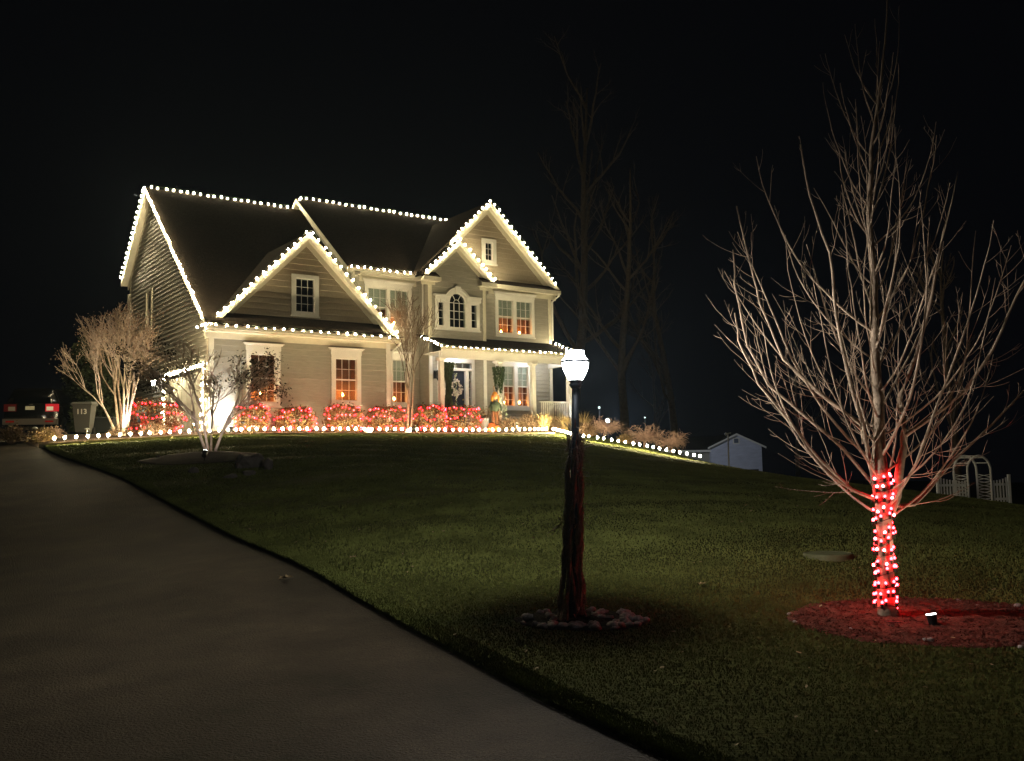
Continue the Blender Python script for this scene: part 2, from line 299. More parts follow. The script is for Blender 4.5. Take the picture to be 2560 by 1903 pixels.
# ------------------------------------------------------------------ HOUSE
HO = H(9.86, 31, 1.1)
house = thing('house', 'large beige two storey house with gables outlined in warm white string lights', 'house', HO, YAW)
def L3(u, v, w): return Vector((u - 9.86, v - 31, w - 1.1))      # house-local
def clip(poly, a, b, c):                     # keep a*x+b*y<=c
    out = []
    for i in range(len(poly)):
        p = poly[i]; q = poly[(i + 1) % len(poly)]; dp = a * p[0] + b * p[1] - c; dq = a * q[0] + b * q[1] - c
        if dp <= 0: out.append(p)
        if dp * dq < 0: t = dp / (dp - dq); out.append((p[0] + (q[0] - p[0]) * t, p[1] + (q[1] - p[1]) * t))
    if len(out) < 3: return []
    ar = abs(sum(out[i][0] * out[(i + 1) % len(out)][1] - out[(i + 1) % len(out)][0] * out[i][1] for i in range(len(out)))) / 2
    return out if ar > 1e-5 else []
def subtract(polys, hole):
    x0, x1, y0, y1 = hole; res = []
    for p in polys:
        l = clip(p, 1, 0, x0); r = clip(p, -1, 0, -x1); mdl = clip(clip(p, -1, 0, -x0) or [], 1, 0, x1) if p else []
        if l: res.append(l)
        if r: res.append(r)
        if mdl:
            b_ = clip(mdl, 0, 1, y0); t_ = clip(mdl, 0, -1, -y1)
            if b_: res.append(b_)
            if t_: res.append(t_)
    return res
def pl(plane, pos, a, w, d):                 # plane 'v' faces the street, plane 'u' faces left; d = outwards
    return L3(a, pos - d, w) if plane == 'v' else L3(pos - d, a, w)
def wall(plane, pos, poly, holes, expo, m_, name='wall', w_start=None, label=None):
    mb = MB(); pcs = [poly]
    for h in holes: pcs = subtract(pcs, h)
    for p in pcs:
        a = [pl(plane, pos, x, w, 0) for x, w in p]; off = pl(plane, pos, 0, 0, -0.13) - pl(plane, pos, 0, 0, 0); mb.prism(a, off)
    wo = mb.obj(name, m_, house)
    if label: wo['label'] = label
    ws = [p[1] for p in poly]; w = min(ws) if w_start is None else w_start; top = max(ws)
    while w < top - 0.02:
        b = clip(clip(poly, 0, 1, w + expo) or [], 0, -1, -w) if True else []
        w0 = w; w += expo
        if not b: continue
        ps = [b]
        for h in holes: ps = subtract(ps, h)
        if not ps: continue
        jog = rnd.uniform(-0.002, 0.002); grp = []
        for p in sorted(ps, key=lambda q: min(a_[0] for a_ in q)):
            lo, hi = min(a_[0] for a_ in p), max(a_[0] for a_ in p)
            if grp and lo <= grp[-1][0] + 1e-4: grp[-1][1].append(p); grp[-1][0] = max(hi, grp[-1][0])
            else: grp.append([hi, [p]])
        for _h, pg in grp:
          mb = MB()
          for p in pg:
            fr = [pl(plane, pos, x, q, 0.046 - 0.038 * (q - w0) / expo + jog) for x, q in p]; bk = [pl(plane, pos, x, q, 0.001) for x, q in p]; n = len(p)
            mb.add(fr + bk, [tuple(range(n))] + [(i, (i + 1) % n, n + (i + 1) % n, n + i) for i in range(n)])
          mb.obj('siding_board', m_, wo)
    return wo
def pbox(mb, plane, pos, a0, a1, w0, w1, d0, d1, mi=0):
    q = [pl(plane, pos, a, w, d) for (a, w, d) in [(a0, w0, d0), (a1, w0, d0), (a1, w1, d0), (a0, w1, d0), (a0, w0, d1), (a1, w0, d1), (a1, w1, d1), (a0, w1, d1)]]; mb.hexa(q, mi)
def part(name, m_, plane, pos, *boxes, parent=None):
    mb = MB()
    for b in boxes: pbox(mb, plane, pos, *b)
    return mb.obj(name, m_, parent or house)
def window(plane, pos, panes, cols, rows, frame=0.11, header=0, blind=None, curtain=False, sash=True, back=ROOM, bw=0.09, sill=True):
    """panes: list of (a0,a1,w0,w1) glass rects, shared frame. returns hole"""
    a0 = min(p[0] for p in panes); a1 = max(p[1] for p in panes); w0 = panes[0][2]; w1 = panes[0][3]
    hole = (a0 - 0.03, a1 + 0.03, w0 - 0.03, w1 + 0.03); f = frame
    bx = [(a0 - 0.03 - f, a0, w0 - f, w1 + f, -0.02, 0.065), (a1, a1 + 0.03 + f, w0 - f, w1 + f, -0.02, 0.065), (a0, a1, w1, w1 + f, -0.02, 0.063), (a0, a1, w0 - f, w0, -0.02, 0.063)]
    for i in range(len(panes) - 1): bx.append((panes[i][1], panes[i + 1][0], w0, w1, -0.03, 0.055))
    fr = part('window', WTRIM if plane == 'v' else TRIM, plane, pos, *bx)
    fo = lambda nm, mm, *b: part(nm, mm, plane, pos, *b, parent=fr)
    if sill: fo('sill', WTRIM, (a0 - f - 0.06, a1 + f + 0.06, w0 - f - 0.05, w0 - f, -0.02, 0.10))
    if header:
        hp = [(a0 - f - 0.05, a1 + f + 0.05, w1 + f, w1 + f + header - 0.07, -0.02, 0.075), (a0 - f - 0.10, a1 + f + 0.10, w1 + f + header - 0.07, w1 + f + header - 0.03, -0.02, 0.115), (a0 - f - 0.14, a1 + f + 0.14, w1 + f + header - 0.03, w1 + f + header, -0.02, 0.15)]
        fo('header', WTRIM, *hp)
    for (x0, x1, y0, y1) in panes:
        fo('pane', GLASS, (x0, x1, y0, y1, -0.035, -0.029))
        ym = (y0 + y1) / 2; sb = 0.022
        fo('sash', WTRIM, (x0, x0 + sb, y0, y1, -0.05, -0.01), (x1 - sb, x1, y0, y1, -0.05, -0.01), (x0 + sb, x1 - sb, y1 - sb, y1, -0.05, -0.012), (x0 + sb, x1 - sb, y0, y0 + sb * 1.5, -0.05, -0.012), *([(x0 + sb, x1 - sb, ym - 0.022, ym + 0.022, -0.05, 0.0)] if sash else []))
        mb = MB()
        for i in range(1, cols): q = x0 + (x1 - x0) * i / cols; pbox(mb, plane, pos, q - 0.008, q + 0.008, y0 + sb, y1 - sb, -0.045, -0.018)
        for j in range(1, rows):
            q = y0 + (y1 - y0) * j / rows
            if sash and abs(q - ym) < 0.02: continue
            pbox(mb, plane, pos, x0 + sb, x1 - sb, q - 0.008, q + 0.008, -0.044, -0.019)
        if mb.v: mb.obj('muntin', WTRIM, fr)
        if blind: fo('blind', BLIND, (x0 - 0.02, x1 + 0.02, y0 + (y1 - y0) * blind, y1 + 0.02, -0.085, -0.075))
        if curtain:
            mb = MB()
            for sx in (0, 1):
                n = 9; c0 = x0 - 0.02 if sx == 0 else x1 - 0.13; top = y0 + (y1 - y0) * (blind or 1.0)
                pts = [(c0 + 0.15 * i / n, 0.18 + 0.02 * (i % 2)) for i in range(n + 1)]
                for i in range(n):
                    mb.add([pl(plane, pos, pts[i][0], y0, -pts[i][1]), pl(plane, pos, pts[i + 1][0], y0, -pts[i + 1][1]), pl(plane, pos, pts[i + 1][0], top, -pts[i + 1][1]), pl(plane, pos, pts[i][0], top, -pts[i][1])], [(0, 1, 2, 3)])
            mb.obj('curtain', CURT, fr)
    D = 0.55
    fo('window_recess', back, (a0 - 0.1, a1 + 0.1, w0 - 0.1, w1 + 0.1, -D - 0.04, -D), (a0 - 0.1, a0 - 0.04, w0 - 0.1, w1 + 0.1, -D, -0.131), (a1 + 0.04, a1 + 0.1, w0 - 0.1, w1 + 0.1, -D, -0.131), (a0 - 0.04, a1 + 0.04, w1 + 0.04, w1 + 0.1, -D, -0.131), (a0 - 0.04, a1 + 0.04, w0 - 0.1, w0 - 0.04, -D, -0.131))
    return hole
def wpx(v, x0, y0, x1, y1):
    a = onv(x0, y0, v); b = onv(x1, y1, v); return (a[0], b[0], b[1], a[1])
VG, VM, VS, VR, UL = 31.0, 33.2, 32.4, 32.8, 9.86
w1_ = wpx(VG, 739, 695, 785, 783); w2_ = wpx(VG, 838, 896, 891, 1003); w3_ = wpx(VG, 626.5, 885, 687.7, 1006)
a, b = wpx(VM, 919.3, 719.3, 966.5, 815), wpx(VM, 973.8, 724, 1019.8, 820); w4_ = [(a[0], a[1], b[2], b[3]), b]
b = wpx(VM, 979, 900, 1016, 1008); wd_ = b[1] - b[0]; w5_ = [(b[0] - 0.12 - wd_, b[0] - 0.12, b[2], b[3]), b]
a, b = wpx(VR, 1243.7, 751, 1282.2, 836), wpx(VR, 1289.2, 753, 1328, 838); w6_ = [(a[0], a[1], b[2], b[3]), b]
a, b = wpx(VR, 1256.6, 917, 1285.4, 1016), wpx(VR, 1292.2, 917, 1320.2, 1017); w7_ = [(a[0], a[1], b[2], b[3]), b]
w8_ = wpx(VR, 1211.8, 605.8, 1230.7, 653)
h1 = window('v', VG, [w1_], 3, 4, frame=0.13, back=DARKW)
h2 = window('v', VG, [w2_], 3, 4, frame=0.13, header=0.24, curtain=False)
h3 = window('v', VG, [w3_], 3, 4, frame=0.13, header=0.24, curtain=False)
h4 = window('v', VM, w4_, 3, 4, frame=0.12, header=0.20, blind=0.45, curtain=True)
h5 = window('v', VM, w5_, 3, 4, frame=0.12, header=0.20, blind=0.5, curtain=True)
h6 = window('v', VR, w6_, 3, 4, frame=0.12, header=0.20, blind=0.45, curtain=True)
h7 = window('v', VR, w7_, 2, 6, frame=0.12, header=0.20, blind=0.5, curtain=True)
h8 = window('v', VR, [w8_], 2, 3, frame=0.15, sash=False, back=DARKW)
v0, z1 = onu(369, 727, UL); v1, _z = onu(383, 718, UL)
h10 = window('u', UL, [(v1 + 0.06, v0 - 0.06, 5.55, 6.95)], 1, 2, frame=0.08, back=DARKW)
# palladian window
pc = wpx(VS, 1122.2, 756, 1162.8, 820.4); rad = (pc[1] - pc[0]) / 2; cx = (pc[0] + pc[1]) / 2; spring = pc[3]
plf = wpx(VS, 1094.4, 760, 1108.3, 816.8); prt = wpx(VS, 1176.4, 767.5, 1190.5, 823)
plf = (plf[0], plf[1], pc[2] + 0.03, spring - 0.03); prt = (prt[0], prt[1], pc[2] + 0.03, spring - 0.03)
hpc = (pc[0] - 0.02, pc[1] + 0.02, pc[2] - 0.02, spring + rad + 0.01); hpl = (plf[0] - .02, plf[1] + .02, plf[2] - .02, plf[3] + .02); hpr = (prt[0] - .02, prt[1] + .02, prt[2] - .02, prt[3] + .02)
def palladian():
    F = part('window', WTRIM, 'v', VS, (plf[0] - 0.14, plf[0], plf[2] - 0.12, plf[3] + 0.10, -.02, .065), (plf[1], pc[0], plf[2] - 0.12, plf[3] + 0.1, -.02, .067), (pc[1], prt[0], plf[2] - 0.12, plf[3] + 0.1, -.02, .067), (prt[1], prt[1] + 0.14, plf[2] - .12, plf[3] + 0.1, -.02, .065),
             (plf[0], plf[1], plf[2] - .12, plf[2], -.02, .063), (prt[0], prt[1], plf[2] - .12, plf[2], -.02, .063), (pc[0], pc[1], plf[2] - .12, pc[2], -.02, .061), (plf[0], plf[1], plf[3], plf[3] + .1, -.02, .063), (prt[0], prt[1], prt[3], prt[3] + .1, -.02, .063))
    F['label'] = 'arched three part window with keystone above the porch'
    for (x0, x1) in ((plf[0] - 0.2, pc[0] - 0.01), (pc[1] + 0.01, prt[1] + 0.2)):
        part('header', WTRIM, 'v', VS, (x0 + .06, x1, plf[3] + .1, plf[3] + .24, -.02, .09), (x0, x1, plf[3] + .24, plf[3] + .31, -.02, .14), parent=F)
    part('sill', WTRIM, 'v', VS, (plf[0] - .18, prt[1] + .18, plf[2] - .18, plf[2] - .12, -.02, .10), parent=F)
    mb = MB(); n = 20
    for r0, r1, d in ((rad, rad * 1.32, .075), (rad * 1.32, rad * 1.62, .11)):
        for i in range(n):
            t0 = PI * i / n; t1 = PI * (i + 1) / n
            q = [(cx + r * math.cos(t), spring + r * math.sin(t)) for r, t in ((r0, t0), (r1, t0), (r1, t1), (r0, t1))]
            mb.prism([pl('v', VS, x, w, -.02) for x, w in q], pl('v', VS, 0, 0, d + .02) - pl('v', VS, 0, 0, 0))
    mb.obj('arch_casing', WTRIM, F)
    mb = MB(); mb.prism([pl('v', VS, cx + x, spring + rad * y, -.02) for x, y in ((-.07, 1.0), (.07, 1.0), (.12, 1.72), (-.12, 1.72))], pl('v', VS, 0, 0, .17) - pl('v', VS, 0, 0, 0)); mb.obj('keystone', WTRIM, F)
    arc = [(cx + rad * math.cos(PI * i / n), spring + rad * math.sin(PI * i / n)) for i in range(n + 1)]
    mb = MB(); mb.prism([pl('v', VS, x, w, -.035) for x, w in [(pc[0], pc[2]), (pc[1], pc[2])] + arc], pl('v', VS, 0, 0, .006) - pl('v', VS, 0, 0, 0)); mb.obj('pane', GLASS, F)
    for q in (plf, prt): part('pane', GLASS, 'v', VS, (*q, -.035, -.029), parent=F)
    mb = MB(); M_ = lambda *b: pbox(mb, 'v', VS, *b)
    for i in (1, 2): q = pc[0] + (pc[1] - pc[0]) * i / 3; M_(q - .011, q + .011, pc[2], spring, -.045, -.015)
    for j in range(1, 4): q = pc[2] + (spring - pc[2]) * j / 3; M_(pc[0], pc[1], q - .011, q + .011, -.044, -.017)
    for q in (plf, prt):
        for j in (1, 2): w = q[2] + (q[3] - q[2]) * j / 3; M_(q[0], q[1], w - .01, w + .01, -.044, -.017)
    for t in (PI * .33, PI * .67):
        d = Vector((math.cos(t), math.sin(t))); s_ = Vector((-d.y, d.x)) * .011; A = d * rad * .36; B = d * rad
        mb.prism([pl('v', VS, cx + p.x, spring + p.y, -.044) for p in (A - s_, B - s_, B + s_, A + s_)], pl('v', VS, 0, 0, .027) - pl('v', VS, 0, 0, 0))
    for i in range(10):
        t0 = PI * i / 10; t1 = PI * (i + 1) / 10
        mb.prism([pl('v', VS, cx + r * math.cos(t), spring + r * math.sin(t), -.043) for r, t in ((rad * .33, t0), (rad * .38, t0), (rad * .38, t1), (rad * .33, t1))], pl('v', VS, 0, 0, .025) - pl('v', VS, 0, 0, 0))
    mb.obj('muntin', WTRIM, F)
    part('window_recess', DARKW, 'v', VS, (plf[0] - .1, prt[1] + .1, pc[2] - .1, spring + rad + .1, -.6, -.56), (plf[0] - .1, plf[0] - .04, pc[2] - .1, spring + rad + .1, -.56, -.131), (prt[1] + .04, prt[1] + .1, pc[2] - .1, spring + rad + .1, -.56, -.131), parent=F)
palladian()

EG = 4.62        # G eave line
gdoor = (31.55, 35.85, 1.12, 3.36)
# walls
wall('v', VG, [(UL, 1.25), (16.4, 1.25), (16.4, EG), (UL, EG)], [h2, h3], 0.2, SIDE)
wall('v', VG, [(UL + .1, EG + .1), (16.3, EG + .1), (13.2, 7.95)], [h1], 0.21, SHAKE, label='shake clad garage gable')
wing_front = lambda v: 11.02 - .82 * (38.13 - v); wing_back = lambda v: 11.02 - .87 * (v - 38.13)
wall('u', UL, [(31.0, 1.25), (41.3, 1.25), (41.3, wing_back(41.3) - .06), (38.13, 10.92), (31.0, wing_front(31.0) - .06)], [h10, gdoor], 0.165, SIDE, label='tall left side wall above the garage door')
wall('v', VM, [(16.1, 1.4), (19.0, 1.4), (19.0, 7.5), (16.1, 7.5)], [h4, h5], 0.2, SIDE)
doorhole = (onv(1138, 1000, VS)[0] - .62, onv(1180, 1000, VS)[0] + 0.02, 1.62, onv(1150, 904, VS)[1] + .0)
wall('v', VS, [(18.94, 1.4), (21.55, 1.4), (21.55, 4.95), (18.94, 4.95)], [doorhole], 0.17, SIDE)
wall('v', VS, [(18.94, 4.95), (21.55, 4.95), (21.55, 7.55), (20.22, 8.8), (18.94, 7.6)], [hpc, hpl, hpr], 0.235, SIDE)
wall('v', VR, [(21.55, 1.4), (25.23, 1.4), (25.23, 5.0), (21.55, 5.0)], [h7], 0.165, SIDE)
wall('v', VR, [(18.94, 5.0), (25.23, 5.0), (25.23, 7.5), (18.94, 7.5)], [h6, (18.0, 21.5, 4, 8.2)], 0.17, SIDE)
wall('v', VR, [(18.9, 7.62), (25.1, 7.62), (22.0, 10.7)], [h8], 0.21, SHAKE)
# plain side and rear walls closing the volume
mb = MB()
def vbox(u0, u1, v0, v1, w0, w1): q = [L3(*p) for p in ((u0, v0, w0), (u1, v0, w0), (u1, v1, w0), (u0, v1, w0), (u0, v0, w1), (u1, v0, w1), (u1, v1, w1), (u0, v1, w1))]; mb.hexa(q)
vbox(16.27, 16.4, 31.13, 33.2, 1.2, EG); vbox(25.1, 25.23, 32.93, 42.6, 1.2, 7.5); vbox(10, 25.1, 42.4, 42.53, 1.2, 7.5); vbox(18.94, 19.05, 32.53, 33.2, 1.2, 7.5)
mb.prism([L3(25.1, 32.93, 7.5), L3(25.1, 42.6, 7.5), L3(25.1, 37.9, 11.2)], Vector((.13, 0, 0)))
mb.obj('wall', SIDE, house)
mb = MB(); vbox(15.98, 16.1, 33.2, 42.6, 4.0, 7.55); mb.prism([L3(15.98, 33.2, 7.5), L3(15.98, 42.6, 7.5), L3(15.98, 37.9, 11.25)], Vector((.12, 0, 0))); mb.obj('wall', SIDE, house)
mb = MB(); vbox(UL - .02, 16.42, 30.98, 31.1, .6, 1.25); vbox(UL - .02, UL + .1, 31.1, 41.4, .6, 1.25); vbox(16.42, 18.9, 33.15, 33.3, .6, 1.4); mb.obj('foundation', BRICK, house)
# corner boards
cb = lambda u0, u1, w0, w1, pos, m_=TRIM: part('corner_board', m_, 'v', pos, (u0, u1, w0, w1, -.01, .055))
cb(UL - .045, UL + .13, 1.2, EG, VG); cb(16.28, 16.44, 1.2, EG, VG, WTRIM)
part('corner_board', TRIM, 'u', UL, (30.99, 31.13, 1.2, EG, -.01, .05)); part('corner_board', TRIM, 'u', UL, (41.2, 41.34, 1.2, 8.1, -.01, .05))
cb(18.9, 19.04, 5.0, 7.55, VS); cb(21.45, 21.59, 5.0, 7.55, VS); cb(25.12, 25.27, 5.15, 7.45, VR)
cb(18.9, 19.04, 1.5, 4.9, VS, WTRIM); cb(19.26, 19.36, 1.62, 4.2, VS, WTRIM); cb(21.44, 21.59, 1.5, 4.9, VS, WTRIM); cb(25.12, 25.27, 1.5, 5.0, VR, WTRIM)

# roofs ---------------------------------------------------------------
def roof(name, polys, t=0.09, m_=ROOF):
    mb = MB()
    for p in polys: mb.prism([L3(*q) for q in p], Vector((0, 0, -t)))
    return mb.obj(name, m_, house)
r_w = roof('roof', [[(9.56, 30.55, 4.8), (15.98, 30.55, 4.8), (15.98, 38.13, 11.02), (9.56, 38.13, 11.02)], [(9.56, 38.13, 11.02), (15.98, 38.13, 11.02), (15.98, 41.7, wing_back(41.7)), (9.56, 41.7, wing_back(41.7))]])
r_m = roof('roof', [[(15.68, 32.9, 7.62), (25.53, 32.9, 7.62), (25.53, 37.9, 11.45), (15.68, 37.9, 11.45)], [(15.68, 37.9, 11.45), (25.53, 37.9, 11.45), (25.53, 42.9, 7.62), (15.68, 42.9, 7.62)]])
gy = lambda w: 38.13 - (11.02 - w) / .82
GA = 8.16; GEw = 4.7
r_g = roof('roof', [[(13.2, 30.7, GA), (9.7, 30.7, GEw), (9.7, 30.75, GEw), (13.2, gy(GA) + .2, GA)], [(13.2, 30.7, GA), (13.2, gy(GA) + .2, GA), (16.7, 33.4, GEw), (16.7, 30.7, GEw)]])
my = lambda w: 32.9 + (w - 7.62) / .766
r_r = roof('roof', [[(22.0, 32.5, 10.94), (22.0, my(10.94) + .2, 10.94), (18.46, 32.95, 7.57), (18.46, 32.5, 7.57)], [(22.0, 32.5, 10.94), (25.54, 32.5, 7.57), (25.54, 33.4, 7.57), (22.0, my(10.94) + .2, 10.94)]])
r_s = roof('roof', [[(20.22, 32.1, 9.01), (20.22, my(9.01) + .3, 9.01), (18.58, 33.0, 7.53), (18.58, 32.1, 7.53)], [(20.22, 32.1, 9.01), (21.86, 32.1, 7.53), (21.86, 32.75, 7.53), (20.22, 32.75, 9.01)]])
pz = lambda v: 4.5 + .345 * (v - 30.85)
r_p = roof('porch_roof', [[(18.58, 30.85, pz(30.85)), (25.32, 30.85, pz(30.85)), (25.32, 32.8, pz(32.8)), (18.58, 32.8, pz(32.8))]], .07)
roof('roof', [[(9.66, 30.6, 4.66), (16.74, 30.6, 4.66), (16.5, 31.0, 4.86), (9.9, 31.0, 4.86)]], .05)
for u0, u1 in ((18.55, 19.25), (21.25, 21.9)):
    roof('roof', [[(u0, 32.05, 7.42), (u1, 32.05, 7.42), (u1 - .02, 32.4, 7.66), (u0 + .02, 32.4, 7.66)]], .04)
roof('roof', [[(21.6, 32.45, 7.5), (25.6, 32.45, 7.5), (25.4, 32.8, 7.72), (21.6, 32.8, 7.72)]], .04)
# eave boxes: fascia boards + soffits + frieze
def eave(u0, u1, vf, vw, w, h=.17, fr=.2, m_=TRIM):
    part('fascia', m_, 'v', vf, (u0, u1, w - h, w, -.03, 0)); part('soffit', m_, 'v', vf, (u0 + .01, u1 - .01, w - h, w - h + .025, -(vw - vf), -.031))
    part('frieze', m_, 'v', vw, (u0 + .1, u1 - .1, w - h - fr, w - h - .002, 0.0, .05))
eave(9.66, 16.78, 30.6, VG, 4.61, .15, .2); eave(16.2, 18.9, 32.85, VM, 7.53, .17, .22); eave(21.9, 25.6, 32.45, VR, 7.46, .16, .2)
eave(18.5, 19.3, 32.03, VS, 7.38, .15, .12); eave(21.22, 21.95, 32.03, VS, 7.38, .15, .12)
part('fascia', WTRIM, 'v', 30.83, (18.56, 25.34, 4.28, 4.44, -.03, 0)); part('porch_ceiling', WTRIM, 'v', 30.85, (18.62, 25.28, 4.30, 4.33, -1.5, -.03))
part('beam', WTRIM, 'v', 31.0, (18.64, 25.2, 4.08, 4.299, -.2, 0)); part('gutter', TRIM, 'v', 30.83, (18.5, 25.38, 4.36, 4.46, 0.001, .09))
part('beam', WTRIM, 'u', 25.05, (31.2, 32.78, 4.08, 4.299, -.16, 0))
part('gutter', TRIM, 'v', 30.6, (9.6, 16.8, 4.52, 4.62, .001, .09)); part('gutter', TRIM, 'v', 32.85, (15.7, 18.5, 7.44, 7.54, .001, .09))
def rake(plane, pe, pw, top, foot, drop=.2, fz=.2, m_=TRIM):
    """trim that follows a sloped gable edge: pe plane of the edge, pw plane of the wall"""
    mb = MB(); (a0, w0), (a1, w1) = top, foot; d = pw - pe
    def par(off0, off1, d0, d1):
        q = [(a0, w0 - off0), (a1, w1 - off0), (a1, w1 - off1), (a0, w0 - off1)]; mb.prism([pl(plane, pe, a, w, d0) for a, w in q], pl(plane, pe, 0, 0, d1) - pl(plane, pe, 0, 0, d0))
    par(.03, .03 + drop, -.03, .02); o = mb.obj('rake_board', m_, house)
    mb = MB(); par(drop - .01, drop + .02, -d, -.031); mb.obj('soffit', m_, house)
    mb = MB(); par(drop + .021, drop + .02 + fz, -d, -d + .05); mb.obj('frieze', m_, house)
rake('v', 30.7, VG, (13.2, GA), (9.7, GEw), .22, .24); rake('v', 30.7, VG, (13.2, GA), (16.7, GEw), .22, .24)
rake('v', 32.5, VR, (22.0, 10.94), (25.54, 7.57), .22, .26); rake('v', 32.5, VR, (22.0, 10.94), (20.0, 9.04), .22, .26)
rake('v', 32.1, VS, (20.22, 9.01), (18.58, 7.53), .2, .2); rake('v', 32.1, VS, (20.22, 9.01), (21.86, 7.53), .2, .2)
rake('u', 9.56, UL, (38.13, 11.02), (30.55, 4.8), .2, .15); rake('u', 9.56, UL, (38.13, 11.02), (41.7, wing_back(41.7)), .2, .15)
rake('u', 15.68, 15.98, (37.9, 11.45), (32.9, 7.62), .2, .18); rake('u', 15.68, 15.98, (37.9, 11.45), (42.9, 7.62), .2, .18)
for k in range(16):    # dark strips painting the shadows on the soffit above the garage wing
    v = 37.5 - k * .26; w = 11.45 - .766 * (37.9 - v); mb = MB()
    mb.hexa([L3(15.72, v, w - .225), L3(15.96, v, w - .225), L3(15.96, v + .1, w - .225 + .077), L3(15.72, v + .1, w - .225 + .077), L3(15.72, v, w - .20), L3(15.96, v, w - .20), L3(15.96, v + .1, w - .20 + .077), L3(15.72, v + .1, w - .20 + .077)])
    mb.obj('soffit_shadow_strip', mat('painted_soffit_shadow', (.12, .10, .06), .8), house)
# downspouts
def spout(pts, r=.04):
    mb = MB(); mb.tube([L3(*p) for p in pts], r, 6); mb.obj('downspout', WTRIM, house)
spout([(25.5, 32.45, 7.35), (25.5, 32.45, 7.25), (25.3, 32.7, 7.0), (25.3, 32.72, 5.3)]); spout([(16.7, 30.62, 4.5), (16.68, 30.7, 4.38), (16.5, 30.93, 4.15), (16.5, 30.93, 1.4)])
spout([(18.86, 32.75, 7.3), (18.86, 32.75, 5.0)], .035)
# porch --------------------------------------------------------------
part('porch_floor', mat('porch_paint', (.3, .28, .26), .6), 'v', 30.95, (18.6, 25.25, 1.50, 1.6, -1.84, 0)); part('porch_base', BRICK, 'v', 31.0, (18.65, 25.2, .6, 1.5, -1.7, 0))
part('step', mat('porch_paint', (.3, .28, .26)), 'v', 30.95, (19.9, 21.3, 1.05, 1.35, 0, .34)); 
def column(u, v=31.1, s=.09, m_=WTRIM):
    mb = MB()
    q = lambda a, b, c, d: mb.hexa([L3(*p) for p in ((u - a, v - a, b), (u + a, v - a, b), (u + a, v + a, b), (u - a, v + a, b), (u - c, v - c, d), (u + c, v - c, d), (u + c, v + c, d), (u - c, v + c, d))])
    q(s + .05, 1.6, s + .05, 1.78); q(s + .02, 1.78, s, 1.85); q(s, 1.85, s * .9, 3.95); q(s * .9, 3.95, s + .05, 4.0); q(s + .06, 4.0, s + .06, 4.08); mb.obj('column', m_, house)
for px, s in ((1103, .09), (1246, .1), (1332, .09)): column(onv(px, 950, 31.1)[0], 31.1, s)
column(24.86, 31.1, .1)
mb = MB()                                             # right side railing
for w in (1.72, 2.48): mb = MB(); q = [L3(25.0, 31.2, w), L3(25.06, 31.2, w), L3(25.06, 32.75, w), L3(25.0, 32.75, w)]; mb.prism(q, Vector((0, 0, .05))); mb.obj('rail', WTRIM, house)
mb = MB(); mb.box(-.016, .016, -.016, .016, 0, .72); bal = mb.mesh('baluster', WTRIM)
for k in range(12): mk('baluster', bal, house, L3(25.03, 31.3 + k * .125, 1.76))
for k in range(15): mk('baluster', bal, house, L3(23.4 + k * .1, 31.1, 1.76))
part('rail', WTRIM, 'v', 31.07, (23.3, 24.8, 2.48, 2.53, -.06, 0)); part('rail', WTRIM, 'v', 31.07, (23.3, 24.8, 1.72, 1.76, -.055, -.01))
# front door in its surround
du0, du1, dw0, dw1 = doorhole
def door():
    dl, dr = onv(1138, 1000, VS)[0], onv(1163, 1000, VS)[0]; dl = dr - .92; s0, s1 = onv(1171, 1000, VS)[0], onv(1178.5, 1000, VS)[0]; wt = onv(1150, 922, VS)[1]; t0 = onv(1150, 921, VS)[1]; t1 = onv(1150, 908, VS)[1]
    sur = part('door_surround', WTRIM, 'v', VS, (du0 - .09, dl - .3, 1.62, dw1 + .1, -.1, .07), (dr, s0, 1.62, t0, -.1, .05), (s1, du1 + .09, 1.62, dw1 + .1, -.1, .07), (dl - .3, s1, t1, dw1 + .1, -.1, .068), (dl - .3, s1, t0 - .1, t0, -.1, .055), (dl - .06, dl, 1.62, t0 - .1, -.1, .05), (s0, s1, 1.62, 2.0, -.1, .04))
    NAVY = mat('navy_door_paint', (.02, .024, .04), .35)
    d = part('front_door', NAVY, 'v', VS, (dl, dr, 1.62, t0 - .1, -.12, -.06)); d['label'] = 'dark navy front door'
    for (a, b_, c, e) in ((.1, .42, .15, .85), (.5, .82, .15, .85), (.1, .42, 1.0, 1.95), (.5, .82, 1.0, 1.95)): part('door_panel', NAVY, 'v', VS, (dl + a, dl + b_, 1.62 + c, min(1.62 + e, t0 - .2), -.06, -.048), parent=d)
    mb = MB(); mb.tube([pl('v', VS, dr - .07, 2.6, -.06), pl('v', VS, dr - .07, 2.6, 0)], .03, 8); mb.obj('handle', mat('brass', (.5, .35, .12), .3, 1.0), d)
    part('pane', GLASS, 'v', VS, (s0, s1, 2.0, t0 - .1, -.06, -.054), parent=sur); part('pane', GLASS, 'v', VS, (dl - .3, s1, t0, t1, -.06, -.054), parent=sur)
    mb = MB()
    for k in range(1, 5): w = 2.0 + (t0 - 2.1) * k / 5; pbox(mb, 'v', VS, s0, s1, w - .012, w + .012, -.07, -.03)
    for k in range(1, 4): a = dl - .3 + (s1 - dl + .3) * k / 4; pbox(mb, 'v', VS, a - .012, a + .012, t0, t1, -.07, -.03)
    mb.obj('muntin', WTRIM, sur)
    part('entry_recess', ROOM, 'v', VS, (du0 - .1, du1 + .1, 1.5, dw1 + .1, -.7, -.66)); return dl, dr
DL, DR = door()
